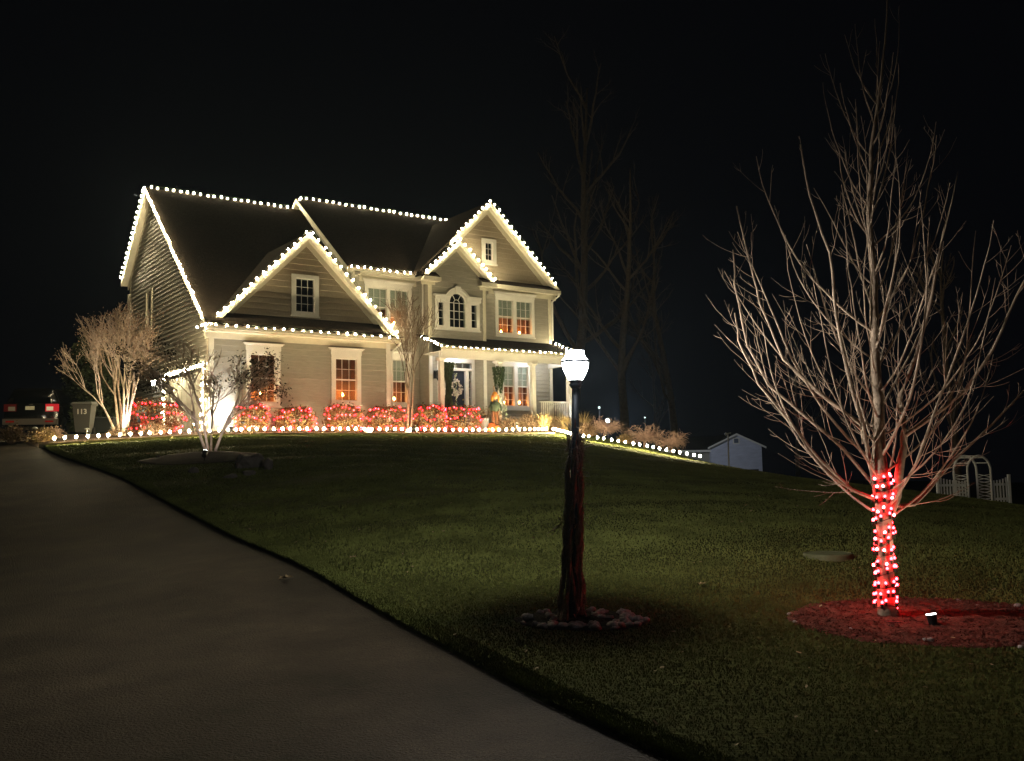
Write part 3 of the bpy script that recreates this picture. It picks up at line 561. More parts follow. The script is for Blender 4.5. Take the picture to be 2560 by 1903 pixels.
# garage door
GD = mat('garage_door_paint', (.5, .48, .40), .5)
mb = MB(); v0, v1, g0, g1 = gdoor
gd = part('garage_door', GD, 'u', UL, (v0, v1, g0, g1, -.13, -.09)); gd['label'] = 'wide cream garage door in the left side wall'
for j in range(4):
    for i in range(8):
        a = v0 + .06 + i * (v1 - v0 - .06) / 8; w = g0 + .06 + j * (g1 - g0 - .06) / 4
        part('door_panel', GD, 'u', UL, (a, a + (v1 - v0) / 8 - .08, w, w + (g1 - g0) / 4 - .08, -.09, -.07), parent=gd)
part('door_frame', WTRIM, 'u', UL, (v0 - .18, v0, g0, g1 + .16, -.1, .06), (v1, v1 + .18, g0, g1 + .16, -.1, .06), (v0, v1, g1, g1 + .16, -.1, .058))

# ------------------------------------------------------------------ light strings
def bulb_mesh(name, m_, r=.045, l=.1):
    mb = MB(); mb.lathe([(r * .35, l * .0), (r * .85, -l * .25), (r, -l * .5), (r * .7, -l * .8), (.1 * r, -l)], 7); return mb.mesh(name, m_, True)
BW = [bulb_mesh('bulb', WARM, .031, .08), bulb_mesh('bulb', emis('warm_white_bulb_dim', (1, .8, .44), 330), .031, .08), bulb_mesh('bulb', emis('warm_white_bulb_bright', (1, .84, .5), 640), .031, .08)]; BG = bulb_mesh('bulb', WARMG, .038, .09); BR = bulb_mesh('bulb', REDG, .021, .045); BP = bulb_mesh('bulb', PINKG, .021, .045); BT = bulb_mesh('bulb', REDT, .0125, .03)
BTP = bulb_mesh('bulb', emis('pink_trunk_bulb_glow', (1, .04, .05), 90), .0125, .03)
def string(name, label, paths, spacing, bm_, cat='string lights', group=None, up=1, jit=.022, wire_r=.006, sockets=True, flip=False, gaps=()):
    o = thing(name, label, cat, Vector(paths[0][0]), 0, group); wb = MB(); n = 0; cnt = 0
    for path in paths:
        P = [Vector(p) for p in path]
        seg = [(P[i + 1] - P[i]).length for i in range(len(P) - 1)]; tot = sum(seg); s = spacing * .3; wp = []
        while s < tot:
            q = s; i = 0
            while q > seg[i]: q -= seg[i]; i += 1
            p = P[i].lerp(P[i + 1], q / seg[i]); p = p + Vector((rnd.uniform(-1, 1), rnd.uniform(-1, 1), rnd.uniform(-1, 1))) * jit
            s += spacing * rnd.uniform(.93, 1.07); cnt += 1
            me = bm_[rnd.randrange(len(bm_))] if isinstance(bm_, list) else bm_
            b = mk('bulb', me, o, p - o.location); 
            if flip: b.rotation_euler = (PI + rnd.uniform(-.3, .3), rnd.uniform(-.3, .3), 0)
            else: b.rotation_euler = (rnd.uniform(-.4, .4), rnd.uniform(-.4, .4), 0)
            wp.append(p - o.location)
            if sockets: z = -1 if flip else 1; wb.tube([p - o.location + Vector((0, 0, -.004 * z)), p - o.location + Vector((0, 0, .035 * z))], .014, 5)
        if len(wp) > 1: wb.tube([w + Vector((0, 0, -.03 if flip else .03)) for w in wp], wire_r, 4)
    if wb.v: wb.obj('wire', WIRE, o)
    return o
def lerpH(a, b, t): return tuple(a[i] + (b[i] - a[i]) * t for i in range(3))
G1 = 'warm white string lights along the roof edges'
string('string_lights', 'straight row of warm white bulbs on the upper left roof ridge', [[H(9.7, 38.13, 11.09), H(15.6, 38.13, 11.09)]], .278, BW, group=G1)
string('string_lights', 'dense row of white bulbs down the long front slope of the far left gable', [[H(9.5, 38.1, 11.06), H(9.5, 30.6, 4.95)]], .215, BW, group=G1)
string('string_lights', 'short steep row of white bulbs down the outermost left edge of the roof', [[H(9.5, 38.2, 11.0), H(9.5, 41.6, wing_back(41.6) + .06)]], .26, BW, group=G1)
string('string_lights', 'row of warm white bulbs along the middle roof ridge', [[H(15.75, 37.7, 11.3), H(15.75, 37.9, 11.52), H(23.3, 37.9, 11.52)]], .30, BW, group=G1)
string('string_lights', 'warm white bulbs outlining both slopes of the garage gable', [[H(9.75, 30.66, 4.78), H(13.2, 30.66, 8.24), H(16.75, 30.66, 4.72)]], .31, BW, group=G1)
string('string_lights', 'warm white bulbs along the garage eave below its gable', [[H(9.5, 31.3, 4.68), H(9.6, 30.55, 4.68), H(16.8, 30.55, 4.66)]], .335, BW, group=G1)
string('string_lights', 'short row of bulbs on the eave between the garage gable and the entrance gable', [[H(15.7, 32.8, 7.62), H(18.55, 32.8, 7.60)]], .285, BW, group=G1)
string('string_lights', 'warm white bulbs outlining the small gable over the arched window', [[H(18.6, 32.06, 7.6), H(20.22, 32.06, 9.09), H(21.9, 32.06, 7.56)]], .27, BW, group=G1)
string('string_lights', 'warm white bulbs outlining the tall right hand gable', [[H(20.3, 32.46, 9.38), H(22.0, 32.46, 11.02), H(25.56, 32.46, 7.6)]], .285, BW, group=G1)
string('string_lights', 'warm white bulbs following the porch roof edge', [[H(18.6, 32.5, 5.1), H(18.56, 30.8, 4.5), H(25.36, 30.8, 4.5)], [H(25.34, 30.95, 4.6), H(25.34, 32.75, 5.25)]], .275, BW, group=G1)
string('string_lights', 'white bulbs framing the garage door on the left wall', [[H(9.76, v1 + .12, g0 + .2), H(9.76, v1 + .12, g1 + .12), H(9.76, v0 - .1, g1 + .12), H(9.76, v0 - .1, g0 + .2)]], .25, BW, group=G1)
# stake lights on the lawn edge
rowpts = []
for u in np.linspace(5.0, 9.6, 17): rowpts.append(gh(u, 29.25))
for u in np.linspace(9.9, 10.9, 5): rowpts.append(gh(u, 29.3 + (u - 9.9) * .12))
for u in np.linspace(11.1, 21.3, 36): rowpts.append(gh(u, 29.36))
for u in np.linspace(21.5, 22.3, 5): rowpts.append(gh(u, 29.35))
pa, pb, pc_, pd = gh(22.6, 29.3), gray(1440, 1103), gray(1600, 1128), gray(1752, 1158)
def qb(t, P):
    n = len(P) - 1; i = min(int(t * n), n - 1); f = t * n - i; return P[i].lerp(P[i + 1], f)
for t in np.linspace(0, 1, 28): rowpts.append(qb(t, [pa, pb, pc_, pd]))
st = thing('path_lights', 'long row of staked white bulbs along the top edge of the lawn', 'string lights', rowpts[0])
stk = MB(); stk.tube([(0, 0, -.05), (0, 0, .16)], .006, 4); stk = stk.mesh('stake', BLACK)
wb = MB(); prev = None
for p in rowpts:
    p = ground(p.x + rnd.uniform(-.03, .03), p.y + rnd.uniform(-.03, .03)); q = p - st.location
    mk('stake', stk, st, q + Vector((0, 0, .04))); b = mk('bulb', BG, st, q + Vector((0, 0, .19))); b.rotation_euler = (PI + rnd.uniform(-.3, .3), rnd.uniform(-.3, .3), 0)
    wb_p = q + Vector((0, 0, .07))
    if prev is not None: wb.tube([prev, (prev + wb_p) / 2 - Vector((0, 0, .03)), wb_p], .005, 4)
    prev = wb_p
wb.obj('wire', WIRE, st)
# pale wooden edging board on the lawn side of the bed
EDG = mat('edging_timber', (.42, .33, .19), .8, noise_s=5, noise_a=.2)
e_o = thing('bed_edging', 'low pale timber edging between the planting bed and the lawn', 'edging', gh(4.6, 29.2))
for k in range(15):
    u0 = 4.6 + k * 1.2; mb = MB(); A, B = gh(u0, 29.17, .0), gh(u0 + 1.18, 29.17, .0)
    n_ = VX * .05; mb.hexa([A - e_o.location, B - e_o.location, B + n_ - e_o.location, A + n_ - e_o.location] + [p + Vector((0, 0, .115)) - e_o.location for p in (A, B, B + n_, A + n_)]); mb.obj('edging_board', EDG, e_o)

# ------------------------------------------------------------------ shrubs with red lights
LEAF_R = mat('holly_leaves', (.075, .055, .018), .55, noise_s=5, noise_a=.45, col2=(.17, .10, .035))
def leafcloud(mb, pts, size, rg, mi=0, el=1.6):
    for p in pts:
        a = Vector((rg.gauss(0, 1), rg.gauss(0, 1), rg.gauss(0, .8))).normalized(); b = a.cross(Vector((rg.gauss(0, 1), rg.gauss(0, 1), rg.gauss(0, 1)))).normalized(); s_ = size * rg.uniform(.6, 1.3)
        mb.add([p - a * s_ * el * .5, p + b * s_ * .35, p + a * s_ * el * .5, p - b * s_ * .35], [(0, 1, 2, 3)], mi)
def sbox(t, ph, r, e=.75):                   # rounded box direction -> point
    f = lambda x: math.copysign(abs(x) ** e, x)
    return Vector((r[0] * f(math.cos(ph)) * f(math.cos(t)), r[1] * f(math.cos(ph)) * f(math.sin(t)), r[2] * f(math.sin(ph))))
def shrub(u, v, r, label, n=2600, seed=0, red=True, rows=3, slabel='', m_=LEAF_R, grp='clipped shrubs below the front windows'):
    rg = random.Random(seed); base = gh(u, v); o = thing('shrub', label, 'shrub', base, YAW, grp); c = Vector((0, 0, r[2] + .08))
    mb = MB()
    for i in range(9):
        a = rg.uniform(0, 2 * PI); e = c + sbox(a, rg.uniform(-.2, .9), r) * .85; mb.tube([(rg.uniform(-.08, .08), rg.uniform(-.05, .05), -.02), e * .5, e], [.018, .012, .005], 4)
    mb.obj('stems', BARKD, o)
    def surf(t, ph, k=1.0):
        p = sbox(t, ph, r); b_ = 1 + .13 * noise.noise(p * 2.3 + Vector((seed, 0, 0))) + .06 * noise.noise(p * 7 + Vector((0, seed, 0))); return c + p * b_ * k
    mb = MB(); pts = []
    for i in range(n):
        k = 1 - abs(rg.gauss(0, .16)); pts.append(surf(rg.uniform(0, 2 * PI), math.asin(rg.uniform(-.95, 1)), k if rg.random() > .04 else 1.12))
    leafcloud(mb, pts, .055, rg); mb.obj('foliage', m_, o)
    if red:
        mw = Matrix.Rotation(YAW, 3, 'Z'); paths = []
        for j in range(rows):
            path = []
            for k in range(30):
                t = -PI * 1.02 + (PI * 1.04) * k / 29; ph = -.55 + 1.2 * j / max(1, rows - 1) + .12 * math.sin(k * .45 + seed * 2 + j * 2.1) + rg.uniform(-.05, .05)
                path.append(base + mw @ surf(t, max(-.75, min(1.1, ph)), 1.05))
            paths.append(path)
        string('string_lights', slabel, paths, .15, [BR, BR, BR, BP], group='red string lights wrapped round the shrubs', jit=.045, wire_r=.003, sockets=False)
    return o
SH = [(435, 528, 1015, 33.1, 'u'), ]
def shrub_px(x0, x1, ytop, v, seed, label, slabel, rows=3):
    ua, wt = onv(x0, ytop, v); ub, _ = onv(x1, ytop, v); u = (ua + ub) / 2; g = gh(u, v).z - EYE
    shrub(u, v, ((ub - ua) / 2 * .93, .5, (wt - g - .08) / 2), label, seed=seed, rows=rows, slabel=slabel)
shrub_px(583, 668, 1005, 30.15, 1, 'clipped shrub with red lights right of the white lit wall corner', 'red lights on the shrub beside the white floodlit wall corner')
shrub_px(690, 782, 1015, 30.15, 2, 'clipped shrub with red lights in the middle of the garage wall between windows', 'red lights on the shrub between the two garage windows')
shrub_px(808, 906, 1009, 30.15, 3, 'clipped shrub with red lights under the right garage window', 'red lights on the shrub under the right garage window')
shrub_px(917, 1011, 1014, 30.3, 4, 'clipped shrub with red lights at the right end of the garage wall', 'red lights on the shrub left of the slim bare tree')
shrub_px(1036, 1112, 1010, 30.3, 5, 'clipped shrub with red lights right of the slim bare tree', 'red lights on the shrub right of the slim bare tree')
shrub_px(1104, 1200, 1012, 30.35, 6, 'wide clipped shrub with red lights in front of the entrance door', 'red lights on the wide shrub before the entrance door')
o7 = shrub(8.2, 31.2, (.85, .5, .55), 'clipped shrub with red lights in front of the garage door', seed=8, n=2800, slabel='red lights on the shrub in front of the garage door', rows=3)

# ------------------------------------------------------------------ trees
def curve(rg, p, d, L_, n, up=.0, wig=.1, tgt=None):
    pts = [p.copy()]; d = d.normalized()
    for i in range(n):
        d = (d + Vector((0, 0, up)) + Vector((rg.gauss(0, wig), rg.gauss(0, wig), rg.gauss(0, wig * .6)))).normalized()
        p = p + d * (L_ / n); pts.append(p.copy())
    return pts
def frac(pts, t):
    k = t * (len(pts) - 1); i = min(int(k), len(pts) - 2); return pts[i].lerp(pts[i + 1], k - i), (pts[i + 1] - pts[i]).normalized()
def side(d, rg, ang):
    a = d.cross(Vector((rg.gauss(0, 1), rg.gauss(0, 1), rg.gauss(0, 1)))).normalized(); return (d * math.cos(ang) + a * math.sin(ang)).normalized()
def big_tree():
    base = gray(2220, 1562); rg = random.Random(21)
    t = thing('bare_tree', 'tall bare tree at right with its lower trunk wrapped in red lights', 'tree', base)
    px = lambda x, y: atd(x, y, base.y) - base
    spine = [px(2222, 1575), px(2214, 1450), px(2211, 1330), px(2207, 1250), px(2198, 1130), px(2195, 1000), px(2186, 850), px(2183, 700), px(2172, 520), px(2178, 380), px(2196, 250), px(2215, 100), px(2222, -60)]
    rad = [.090, .072, .067, .070, .055, .049, .041, .033, .023, .017, .012, .008, .004]
    def fine(P, R, k=3):
        pp = []; rr = []
        for i in range(len(P) - 1):
            for j in range(k): f = j / k; pp.append(P[i].lerp(P[i + 1], f) + Vector((rg.gauss(0, .004), rg.gauss(0, .004), 0))); rr.append(R[i] * (1 - f) + R[i + 1] * f * 1)
        return pp + [P[-1]], rr + [R[-1]]
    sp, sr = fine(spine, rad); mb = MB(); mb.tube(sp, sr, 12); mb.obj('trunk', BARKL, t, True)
    # second leader
    lead2 = [px(2211, 1330), px(2224, 1285), px(2240, 1240), px(2252, 1150), px(2262, 1090), px(2258, 1060), px(2290, 980), px(2330, 880), px(2370, 740), px(2400, 560), px(2440, 400)]
    for P in lead2[6:]: P.y += .35
    l2, r2 = fine(lead2, [.05, .048, .042, .036, .030, .026, .021, .017, .013, .008, .004], 2)
    mb = MB(); mb.tube(l2, r2, 8)
    def twigs(mb, pts, r0, lvl, Lp):
        n = max(2, int(Lp * (4.4 if lvl == 1 else 4.5)))
        for i in range(n):
            f = rg.uniform(.12, .95); p, d = frac(pts, f); L_ = Lp * (1 - f * .65) * rg.uniform(.22, .5); r = max(.0022, r0 * (1 - f) * .6)
            dd = side(d, rg, rg.uniform(.5, .95)); q = curve(rg, p, dd, L_, 6, up=.10, wig=.07)
            mb.tube(q, [r * (1 - k / 7) * .7 + .0008 for k in range(7)], 4, False)
            if lvl == 1 and L_ > .25: twigs(mb, q, r, 2, L_)
    twigs(mb, l2, .02, 1, 2.6); mb.obj('branch', BARKL, t, True)
    # primaries
    N = 50; z0 = px(2210, 1300).z; z1 = px(2190, 180).z
    for i in range(N):
        f = (i / N) ** 1.25; z = z0 + (z1 - z0) * f * .97
        k = 0
        while k < len(sp) - 2 and sp[k + 1].z < z: k += 1
        p = sp[k].lerp(sp[k + 1], (z - sp[k].z) / max(1e-6, sp[k + 1].z - sp[k].z))
        az = i * 2.399 + rg.uniform(-.4, .4); L_ = (2.35 - 1.35 * f) * rg.uniform(.72, 1.12) if f < .5 else (2.0 - 1.15 * f) * rg.uniform(.7, 1.1)
        el = rg.uniform(.05, .55) + .8 * f; d = Vector((math.cos(az) * math.cos(el), math.sin(az) * math.cos(el) * .9, math.sin(el))); r = max(.0045, .0108 * (1 - .65 * f) * rg.uniform(.7, 1.4))
        q = curve(rg, p, d, L_ * 1.02, 14, up=.135, wig=.055)
        mb = MB(); mb.tube(q, [r * (1 - j / 15) ** .8 + .0015 for j in range(15)], 6, False); twigs(mb, q, r * .7, 1, L_ * .9); mb.obj('branch', BARKL, t, True)
    # hand placed low limbs seen against the dark
    for pts_, r in (([(2240, 1265), (2290, 1262), (2330, 1225), (2400, 1150), (2500, 1060), (2600, 960)], .016), ([(2200, 1255), (2130, 1225), (2050, 1150), (1980, 1060), (1900, 960), (1850, 850), (1840, 780)], .015), ([(2205, 1240), (2110, 1120), (2010, 1030), (1930, 960), (1880, 860), (1850, 700), (1848, 610)], .015),
                     ([(2160, 1110), (2150, 1060), (2060, 990), (1960, 900), (1900, 760), (1870, 640), (1842, 515)], .014), ([(2190, 1235), (2170, 1150), (2150, 1060), (2110, 930), (2080, 800), (2060, 640), (2010, 500), (1985, 380)], .020), ([(2262, 1090), (2330, 1040), (2400, 980), (2460, 880), (2520, 740), (2560, 640)], .016)):
        P = [px(a, b) for a, b in pts_]; dy = rg.uniform(-.5, .35)
        for j, q in enumerate(P): q.y += dy * j / len(P)
        pp, rr = fine(P, [r * (1 - j / len(P)) ** .7 + .002 for j in range(len(P))], 3); mb = MB(); mb.tube(pp, rr, 7); twigs(mb, pp, r * .7, 1, 2.2); mb.obj('branch', BARKL, t, True)
    # red lights
    path = []; n = 0; z = .12
    while z < 1.32:
        k = 0
        while k < len(sp) - 2 and sp[k + 1].z < z + .0: k += 1
        c = sp[k] + base; th = n * .61 + math.sin(n * .9) * .15; r_ = sr[k] + .013 + .006 * math.sin(n * 1.7); zz = z + .02 * math.sin(n * .37) + .012 * math.sin(n * 1.9)
        path.append(Vector((c.x + r_ * math.cos(th), c.y + r_ * math.sin(th), base.z + zz))); n += 1; z += .0088
    s_ = string('string_lights', 'red string lights wound round the trunk of the tall bare tree', [path], .068, [BT, BT, BT, BTP], jit=.016, wire_r=.0035, sockets=True, flip=True)
    # plug box at foot
    mb = MB(); mb.box(-.06, .05, -.04, .04, 0, .045); mb.box(-.06, .05, -.04, .04, .045, .06); tag(mb.obj('plug_box', BLACK, None, False, ground(base.x - .06, base.y - .28, .03)), 'small black plug box on the red lit mulch at the tree foot', 'plug box')
    return base
TB = big_tree()

def vase_tree(px_, py_, d, label, stems, height, width, seed, bark, leafmat=None, leaves=0, lsize=.05, spread=.35, stem_r=.04, grp=None, twn=9, leafz=(.35, 1), lobes=0, ang=(.1, .5), base=None, up=.05, crown_m=None, rmin=.0055):
    rg = random.Random(seed); base = base or gray(px_, py_); t = thing('ornamental_tree', label, 'tree', base, 0, grp); tips = []; crown = MB()
    for i in range(stems):
        az = 2 * PI * (i + rg.uniform(-.3, .3)) / stems; el = rg.uniform(*ang); dd = Vector((math.cos(az) * math.sin(el), math.sin(az) * math.sin(el), math.cos(el)))
        p0 = Vector((math.cos(az) * stem_r * 1.4, math.sin(az) * stem_r * 1.4, -.05)); L_ = height * rg.uniform(.34, .46)
        q = curve(rg, p0, dd, L_, 7, up=up, wig=.05); r = stem_r * rg.uniform(.75, 1.15); mb = MB(); mb.tube(q, [r * (1 - .07 * j) for j in range(8)], 7); mb.obj('trunk', bark, t, True)
        def sub(pts, r, L_, lvl):
            n = 4 if lvl == 0 else (4 if lvl == 1 else 3)
            for k in range(n):
                f = 1.0 if k == 0 else rg.uniform(.55, 1.0); p, dv = frac(pts, f); a = rg.uniform(.15, .6) if lvl < 2 else rg.uniform(.3, .8)
                d2 = side(dv, rg, a); out = Vector((p.x, p.y, 0)); d2 = (d2 + (out.normalized() if out.length > .01 else Vector()) * spread * .35 + Vector((0, 0, .18))).normalized()
                l = L_ * rg.uniform(.7, 1.15); c = curve(rg, p, d2, l, 6, up=.05, wig=.09); rr = r * .62
                crown.tube(c, [max(rmin, rr * (1 - .11 * j)) for j in range(7)], 5 if lvl == 0 else 4, False)
                if lvl < 3: sub(c, rr, L_ * .66, lvl + 1)
                else: tips.append(c[-1])
                if lvl >= 2: tips.append(c[3])
        sub(q, r * .8, height * .26, 0)
    # normalise the crown to the wanted size
    zs = max(v[2] for v in crown.v); xs = sorted(abs(v[0]) for v in crown.v)[int(len(crown.v) * .985)]
    kz = height / zs; kx = (width / 2) / xs
    for o in [c for c in COL.objects if c.parent == t]:
        for v in o.data.vertices: f = max(0, min(1, v.co.z / (height * .4))); v.co = Vector((v.co.x * (1 + (kx - 1) * f), v.co.y * (1 + (kx - 1) * f), v.co.z * kz))
    def sc(v): f = max(0, min(1, v[2] / (height * .4))); return (v[0] * (1 + (kx - 1) * f), v[1] * (1 + (kx - 1) * f), v[2] * kz)
    crown.v = [sc(v) for v in crown.v]; tips = [Vector(sc(p)) for p in tips]
    crown.obj('branches', crown_m or bark, t)
    if leafmat:
        mb = MB(); T = [p for p in tips if leafz[0] * height < p.z < leafz[1] * height] or tips
        if lobes: rg.shuffle(T); T = T[:lobes]
        for i in range(leaves):
            p = T[rg.randrange(len(T))]; s_ = .10 if not lobes else .13
            leafcloud(mb, [p + Vector((rg.gauss(0, s_), rg.gauss(0, s_), rg.gauss(0, s_ * .8)))], lsize, rg)
        mb.obj('foliage', leafmat, t)
    return t, base
DRYL = mat('dry_seed_clusters', (.34, .23, .16), .8, noise_s=6, noise_a=.4)
DARKL = mat('dark_crape_leaves', (.045, .04, .022), .6, noise_s=6, noise_a=.45)
b1 = H(onv(305, 1085, 30.5)[0], 30.5, 0); b1 = ground(b1.x, b1.y, .06)
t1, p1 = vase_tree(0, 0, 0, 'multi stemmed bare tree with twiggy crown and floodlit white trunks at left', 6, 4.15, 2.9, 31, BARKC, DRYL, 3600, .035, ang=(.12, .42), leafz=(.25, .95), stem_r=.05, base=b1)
t2, p2 = vase_tree(527, 1146, 21, 'small spreading tree with dark leaf clumps on the round mulch island', 4, 2.95, 3.6, 45, BARKC, DARKL, 3000, .045, spread=1.1, ang=(.15, .55), lobes=34, leafz=(.5, 1), stem_r=.033, rmin=.004)
b3 = H(onv(1021, 1080, 30.6)[0], 30.6, 0); b3 = ground(b3.x, b3.y, .08)
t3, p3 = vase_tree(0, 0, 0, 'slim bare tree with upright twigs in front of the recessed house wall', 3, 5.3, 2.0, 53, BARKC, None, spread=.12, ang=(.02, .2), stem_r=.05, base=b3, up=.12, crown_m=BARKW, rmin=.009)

# woods behind
def wild_tree(x, y, h, r, seed, label, n1=16, lean=(0, 0)):
    rg = random.Random(seed); base = ground(x, y, -.1); t = thing('woodland_tree', label, 'tree', base, 0, 'tall bare trees of the dark woods behind the house')
    tr = curve(rg, Vector((0, 0, 0)), Vector((lean[0], lean[1], 1)), h, 16, up=.03, wig=.045); mb = MB(); mb.tube(tr, [r * (1 - j / 17) ** .8 for j in range(17)], 8); mb.obj('trunk', BARKD, t, True)
    mb = MB()
    def rec(pts, r, L_, lvl):
        for k in range((n1, 5, 4, 3)[lvl]):
            f = rg.uniform(.28, .97) if lvl == 0 else rg.uniform(.3, 1); p, d = frac(pts, f); l = L_ * (1.15 - f * .7) * rg.uniform(.6, 1.1); c = curve(rg, p, side(d, rg, rg.uniform(.45, .95)), l, 6, up=.08, wig=.12); rr = max(.008, r * (1 - f * .6) * .5)
            mb.tube(c, [rr * (1 - j / 8) for j in range(7)], 4, False)
            if lvl < 2: rec(c, rr, l * .55, lvl + 1)
    rec(tr, r, h * .38, 0); mb.obj('branches', BARKD, t)
wild_tree(3.9, 62, 25, .42, 3, 'tallest bare forked tree right behind the right end of the house', 18, (-.03, 0))
wild_tree(6.8, 56, 18, .30, 4, 'bare tree between the tallest forked tree and the lamp glow', 14, (-.12, 0))
wild_tree(10.2, 60, 17, .28, 5, 'leaning bare tree in the lamp glow right of the house', 14, (.06, 0))
wild_tree(16.5, 112, 15, .26, 6, 'dim bare tree right of the lamp glow above the shed', 12, (.02, 0))
wild_tree(24, 52, 14, .26, 7, 'reddish bare tree far right behind the white arbour', 14, (-.03, 0))
wild_tree(33, 112, 17, .28, 8, 'bare tree far behind the shed to the left of the tall red lit tree', 12, (.0, 0))
EVG = mat('evergreen_needles', (.03, .04, .016), .7, noise_s=2, noise_a=.4)
def evergreen(x, y, h, w, seed, label):
    rg = random.Random(seed); base = ground(x, y, -.1); t = thing('evergreen_tree', label, 'tree', base, 0, 'dark evergreens left of the house'); mb = MB(); mb.tube([(0, 0, 0), (0, 0, h * .8)], [.16, .05], 7); mb.obj('trunk', BARKD, t)
    mb = MB(); pts = []
    for i in range(5200):
        z = rg.uniform(.12, 1); rr = w * (1 - z) ** .6 * (.55 + .45 * abs(noise.noise(Vector((z * 9, rg.random() * .2, seed))) * 2)); a = rg.uniform(0, 2 * PI); lump = 1 + .3 * noise.noise(Vector((math.cos(a) * 2, math.sin(a) * 2, z * 6 + seed)))
        pts.append(Vector((math.cos(a), math.sin(a), 0)) * rr * lump * math.sqrt(rg.uniform(.3, 1)) + Vector((0, 0, z * h + rg.gauss(0, .1))))
    leafcloud(mb, pts, .14, rg); mb.obj('crown', EVG, t)
evergreen(-16.2, 37.5, 3.6, 1.7, 1, 'dim round evergreen between the dark vehicle and the floodlit tree'); evergreen(-18.6, 41.5, 4.4, 2.0, 2, 'dim evergreen directly behind the dark vehicle'); evergreen(-14.2, 43, 4.0, 1.6, 3, 'dim evergreen behind the numbered bin')

# ------------------------------------------------------------------ street lantern
def lantern():
    base = gray(1430, 1566); t = thing('lamp_post', 'lit lantern on a dark post wrapped with dried vine beside the driveway', 'lamp post', base)
    top = atd(1439, 966, base.y) - base; POST = mat('black_post_paint', (.03, .035, .042), .4, metal=.3)
    mb = MB(); mb.tube([(0, 0, -.1), top * .5, top], [.038, .036, .034], 12); mb.obj('post', POST, t, True)
    T = top; mb = MB(); mb.lathe([(.036, -.02), (.05, 0), (.06, .015), (.045, .03), (.058, .045), (.062, .055)], 16, T); mb.obj('collar', POST, t, True)
    H_ = (atd(1439, 878, base.y) - base).z - T.z; k = H_ / .31
    prof = [(.060, .055), (.078, .085), (.098, .125), (.112, .16), (.119, .19), (.117, .207)]
    mb = MB(); mb.lathe([(a, b * k) for a, b in prof], 16, T); me = mb.mesh('glass_globe', glassmat('lantern_glass', (.97, .97, .97), .06, (.97, .98, 1), 26), True)
    bm = bmesh.new(); bm.from_mesh(me); bmesh.ops.delete(bm, geom=[f for f in bm.faces if len(f.verts) > 4], context='FACES'); bm.to_mesh(me); bm.free(); mk('glass_globe', me, t)
    mb = MB(); mb.lathe([(.121, .206 * k), (.128, .214 * k), (.126, .224 * k), (.120, .228 * k), (.118, .220 * k), (.118, .207 * k)], 16, T); mb.obj('rim', POST, t, True)
    mb = MB(); mb.lathe([(.122, .224 * k), (.100, .245 * k), (.082, .272 * k), (.080, .31 * k)], 16, T); me = mb.mesh('glass_cap', MATS['lantern_glass'], True); bm = bmesh.new(); bm.from_mesh(me); bmesh.ops.delete(bm, geom=[f for f in bm.faces if len(f.verts) > 4], context='FACES'); bm.to_mesh(me); bm.free(); mk('glass_cap', me, t)
    mb = MB(); mb.lathe([(.084, .311 * k), (.084, .316 * k), (.05, .322 * k), (.02, .328 * k)], 16, T); mb.obj('finial', POST, t, True)
    mb0 = MB()
    for j in range(8):
        a = 2 * PI * j / 8 + .2; mb0.tube([T + Vector((math.cos(a) * (r + .002), math.sin(a) * (r + .002), z * k)) for r, z in prof], .0022, 4)
    mb0.obj('frame_rib', POST, t)
    mb = MB(); mb.lathe([(.012, .06), (.016, .10), (.03, .13), (.034, .155), (.022, .185), (.004, .195)], 12, T); mb.obj('light_bulb', emis('lamp_bulb_glow', (1, .95, .86), 8500), t, True)
    mb = MB(); mb.lathe([(.05, .06), (.052, .098), (.050, .098), (.048, .06)], 12, T); mb.obj('socket_cup', POST, t, True)
    # dried vine
    rg = random.Random(5); VB = mat('dried_vine_bark', (.30, .25, .20), .9, noise_s=30, noise_a=.4, bump=.8, bump_s=60)
    zt = (atd(1436, 1085, base.y) - base).z; mb = MB()
    for j in range(38):
        a = rg.uniform(0, 2 * PI); z0 = rg.uniform(-.03, zt * .6) if j > 11 else -.03; z1 = min(zt, z0 + rg.uniform(.5, 1.5)); pts = []; n = 14
        for i in range(n + 1):
            f = i / n; z = z0 + (z1 - z0) * f; ax = top * (z / top.z); rr = .054 + .032 * (1 - z / zt) + .016 * math.sin(i * 1.3 + j) + (.05 * (1 - z / .4) if z < .4 else 0); aa = a + .9 * math.sin(f * 3 + j) * .5
            pts.append(Vector((ax.x + rr * math.cos(aa), ax.y + rr * math.sin(aa), z)))
        mb.tube(pts, [rg.uniform(.008, .016) * (1.2 - .5 * i / n) for i in range(n + 1)], 5)
    for j in range(420):        # loose bark shreds and twigs
        z = rg.uniform(.1, zt + .06); ax = top * (z / top.z); a = rg.uniform(0, 2 * PI); r = .055 + .02 * (1 - z / zt); p = Vector((ax.x + r * math.cos(a), ax.y + r * math.sin(a), z)); o = Vector((math.cos(a), math.sin(a), rg.uniform(-1.6, 1.4))).normalized() * rg.uniform(.04, .13)
        s_ = Vector((-math.sin(a), math.cos(a), 0)) * rg.uniform(.003, .010); mb.add([p - s_, p + s_, p + o * .6 + s_ * .8, p + o], [(0, 1, 2, 3)])
    for z_, dx in ((1.62, .12), (1.55, .10), (.9, -.12), (.98, .11), (1.35, .09)):
        for q in range(9):
            p = Vector((dx * .4, 0, z_)) + Vector((rg.gauss(0, .012),) * 3); mb.tube(curve(rg, p, Vector((dx * 6, rg.gauss(0, .5), rg.gauss(-.2, .5))), rg.uniform(.08, .2), 5, 0, .3), .003, 4)
    mb.obj('vine', VB, t)
    return base
LB = lantern()
